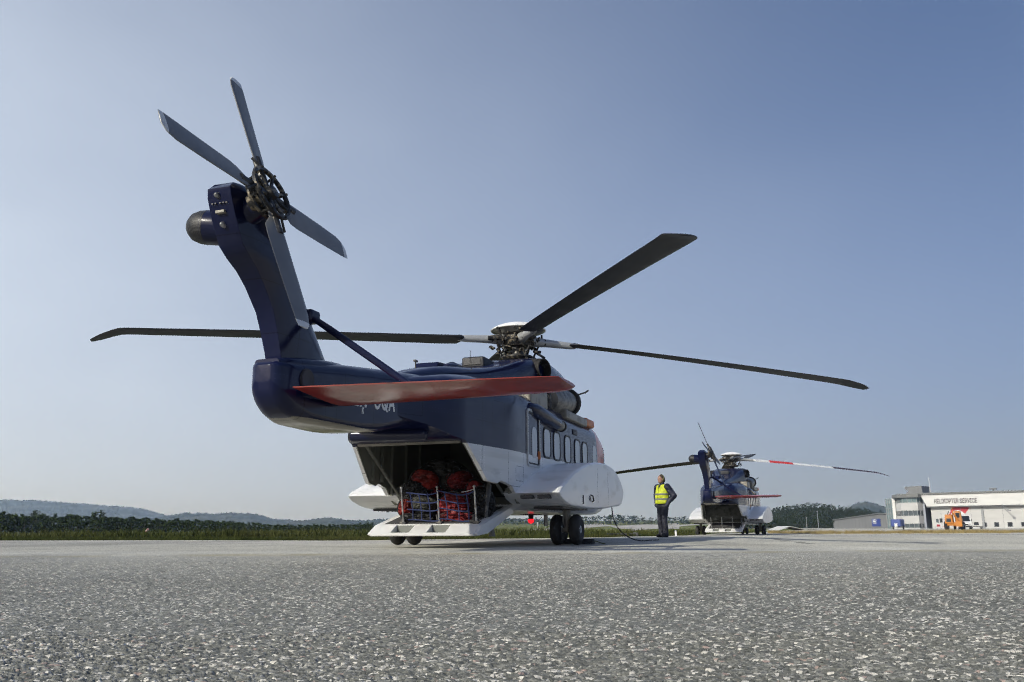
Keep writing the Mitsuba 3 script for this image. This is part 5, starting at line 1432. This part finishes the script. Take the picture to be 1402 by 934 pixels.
vn = Thing('van', 'white van with dark windscreen parked at the hangar door right of the orange loader', 'van', T=vehicle_T(1321, 142, -24))
prof = [(-2.4, 0.35), (-2.45, 0.85), (-2.25, 1.12), (-1.55, 1.28), (-0.85, 2.12), (-0.5, 2.2), (2.3, 2.2), (2.4, 2.0), (2.4, 0.35)]
vn.part('body', prism(prof, -0.88, 0.88), 'van_white', 20)
vn.part('windscreen', prism([(-1.58, 1.30), (-1.6, 1.31), (-0.90, 2.10), (-0.87, 2.09)], -0.76, 0.76), 'dark_glass')
vn.part('bumper', box(-2.52, -2.40, -0.88, 0.88, 0.32, 0.58), 'dark_seal')
vn.part('grille', box(-2.475, -2.44, -0.45, 0.45, 0.66, 0.84), 'dark_seal')
for s in (-1, 1):
    vn.part('headlight', rbox(-2.46, -2.35, s * 0.66 - 0.14, s * 0.66 + 0.14, 0.68, 0.88, 0.03), 'steel')
    vn.part('mirror', rbox(-1.2, -1.05, s * 0.98 - 0.08, s * 0.98 + 0.08, 1.3, 1.55, 0.03), 'dark_seal')
    for x in (-1.6, 1.5):
        wheel(vn, x, s * 0.80, 0.33, 0.2)

tr = Thing('trailer', 'blue covered trailer in front of the glass stair tower', 'trailer', T=vehicle_T(1229.5, 150, -34))
tr.part('cover', rbox(-1.6, 1.9, -0.78, 0.80, 0.50, 1.72, 0.10), 'tarp_blue', 30)
tr.part('front_panel', rbox(-1.66, -1.55, -0.25, 0.22, 0.35, 1.05, 0.03), 'van_white')
tr.part('drawbar', [rod((-1.5, 0.5, 0.45), (-2.6, 0.0, 0.4), 0.05, None, 6), rod((-1.5, -0.5, 0.45), (-2.6, 0.0, 0.4), 0.05, None, 6)], 'dark_metal')
for s in (-1, 1):
    wheel(tr, 0.3, s * 0.82, 0.32, 0.2)

ct = Thing('cart', 'low dark luggage cart at the hangar door right of the van', 'cart', T=vehicle_T(1337, 160, 70))
ct.part('deck', rbox(-1.1, 1.1, -0.5, 0.5, 0.35, 0.48, 0.02), 'dark_metal')
ct.part('rail', [rod((1.0, -0.45, 0.45), (1.0, -0.45, 0.95), 0.03), rod((1.0, 0.45, 0.45), (1.0, 0.45, 0.95), 0.03), rod((1.0, -0.45, 0.95), (1.0, 0.45, 0.95), 0.03)], 'dark_metal')
for x in (-0.8, 0.8):
    for s in (-1, 1):
        wheel(ct, x, s * 0.45, 0.17, 0.1)
nb = Thing('notice_board', 'small red and white board standing at the left of the hangar door', 'board', T=vehicle_T(1286, 196, 0))
nb.part('panel', rbox(-0.04, 0.04, -0.62, 0.62, 0.25, 1.05, 0.02), 'van_white')
nb.part('stripe', box(-0.05, -0.042, -0.2, 0.55, 0.45, 0.9), 'logo_red')
nb.part('leg', rod((0, -0.5, 0), (0, -0.5, 0.3), 0.03), 'dark_metal')
nb.part('leg', rod((0, 0.5, 0), (0, 0.5, 0.3), 0.03), 'dark_metal')

# windsock on the left
wp = at(198, 731, 150); wz = float(gz(wp[0], wp[1]))
wt = at(203, 724.2, 150)
t = Thing('windsock', 'pale pink windsock drooping in front of the left tree belt', 'windsock')
t.part('pole', rod((wt[0], wt[1], wz - 0.2), (wt[0], wt[1], wt[2] + 0.05), 0.05, 0.035, 8), 'trim_grey')
P('sock_pink', lambda p, n, uv: sel((noise(p.z * 6.0, 3.0) > 0.5), (0.72, 0.62, 0.60), (0.62, 0.30, 0.28)), 0.8)
t.part('sock', lathe((wt[0], wt[1], wt[2]), (wp[0], wp[1], wp[2] + 0.05), [(0, 0.20), (0.2, 0.19), (0.9, 0.10), (0.95, 0.02)], 14), 'sock_pink', 40)

# small things at the apron's edge
g = ground_at(925, 31.5)
t = Thing('marker_post', 'short white edge marker in the grass just right of the worker', 'marker', T=place(g[0], g[1], g[2]))
t.part('stake', rbox(-0.03, 0.03, -0.035, 0.035, -0.05, 0.17, 0.01), 'van_white')
t.part('cap', lathe((0, 0, 0.165), (0, 0, 0.21), [(0, 0.04), (0.02, 0.04), (0.04, 0.02), (0.045, 0.005)], 10), 'grey_cuff', 40)
g = ground_at(736.5, 70)
t = Thing('marker_post', 'grey post on a dark round base seen under the helicopter belly', 'post', T=place(g[0], g[1], g[2]))
t.part('stem', rod((0, 0, 0), (0, 0, 0.95), 0.07, 0.05, 10), 'grey_cuff', 30)
t.part('base', lathe((0, 0, -0.05), (0, 0, 0.12), [(0, 0.8), (0.08, 0.78), (0.16, 0.1), (0.17, 0.06)], 18), 'dark_metal', 30)
g = ground_at(851, 30.5)
t = Thing('drain_block', 'low dark concrete drain block in the grass behind the hanging cable', 'block', T=place(g[0], g[1], g[2], math.degrees(YAW) - 90))
P('dark_concrete', lambda p, n, uv: mix((0.05, 0.052, 0.055), (0.10, 0.10, 0.10), fbm(p.x * 8, p.y * 8, p.z * 8, 3)), 0.85)
t.part('block', rbox(-0.5, 0.42, -0.35, 0.35, -0.1, 0.13, 0.02), 'dark_concrete')
t.part('block', rbox(0.44, 0.52, -0.4, 0.4, -0.1, 0.16, 0.02), 'dark_concrete')

# ------------------------------------------------------------------ the air
labels['haze'] = {'label': 'thin summer haze over the airfield', 'kind': 'stuff'}
scene['haze'] = {'type': 'cube', 'to_world': mi.ScalarTransform4f().translate([0, 0, 93]).scale([9600, 9600, 99.0]),
                 'bsdf': {'type': 'null'}, 'interior': {'type': 'ref', 'id': 'haze_air'}}
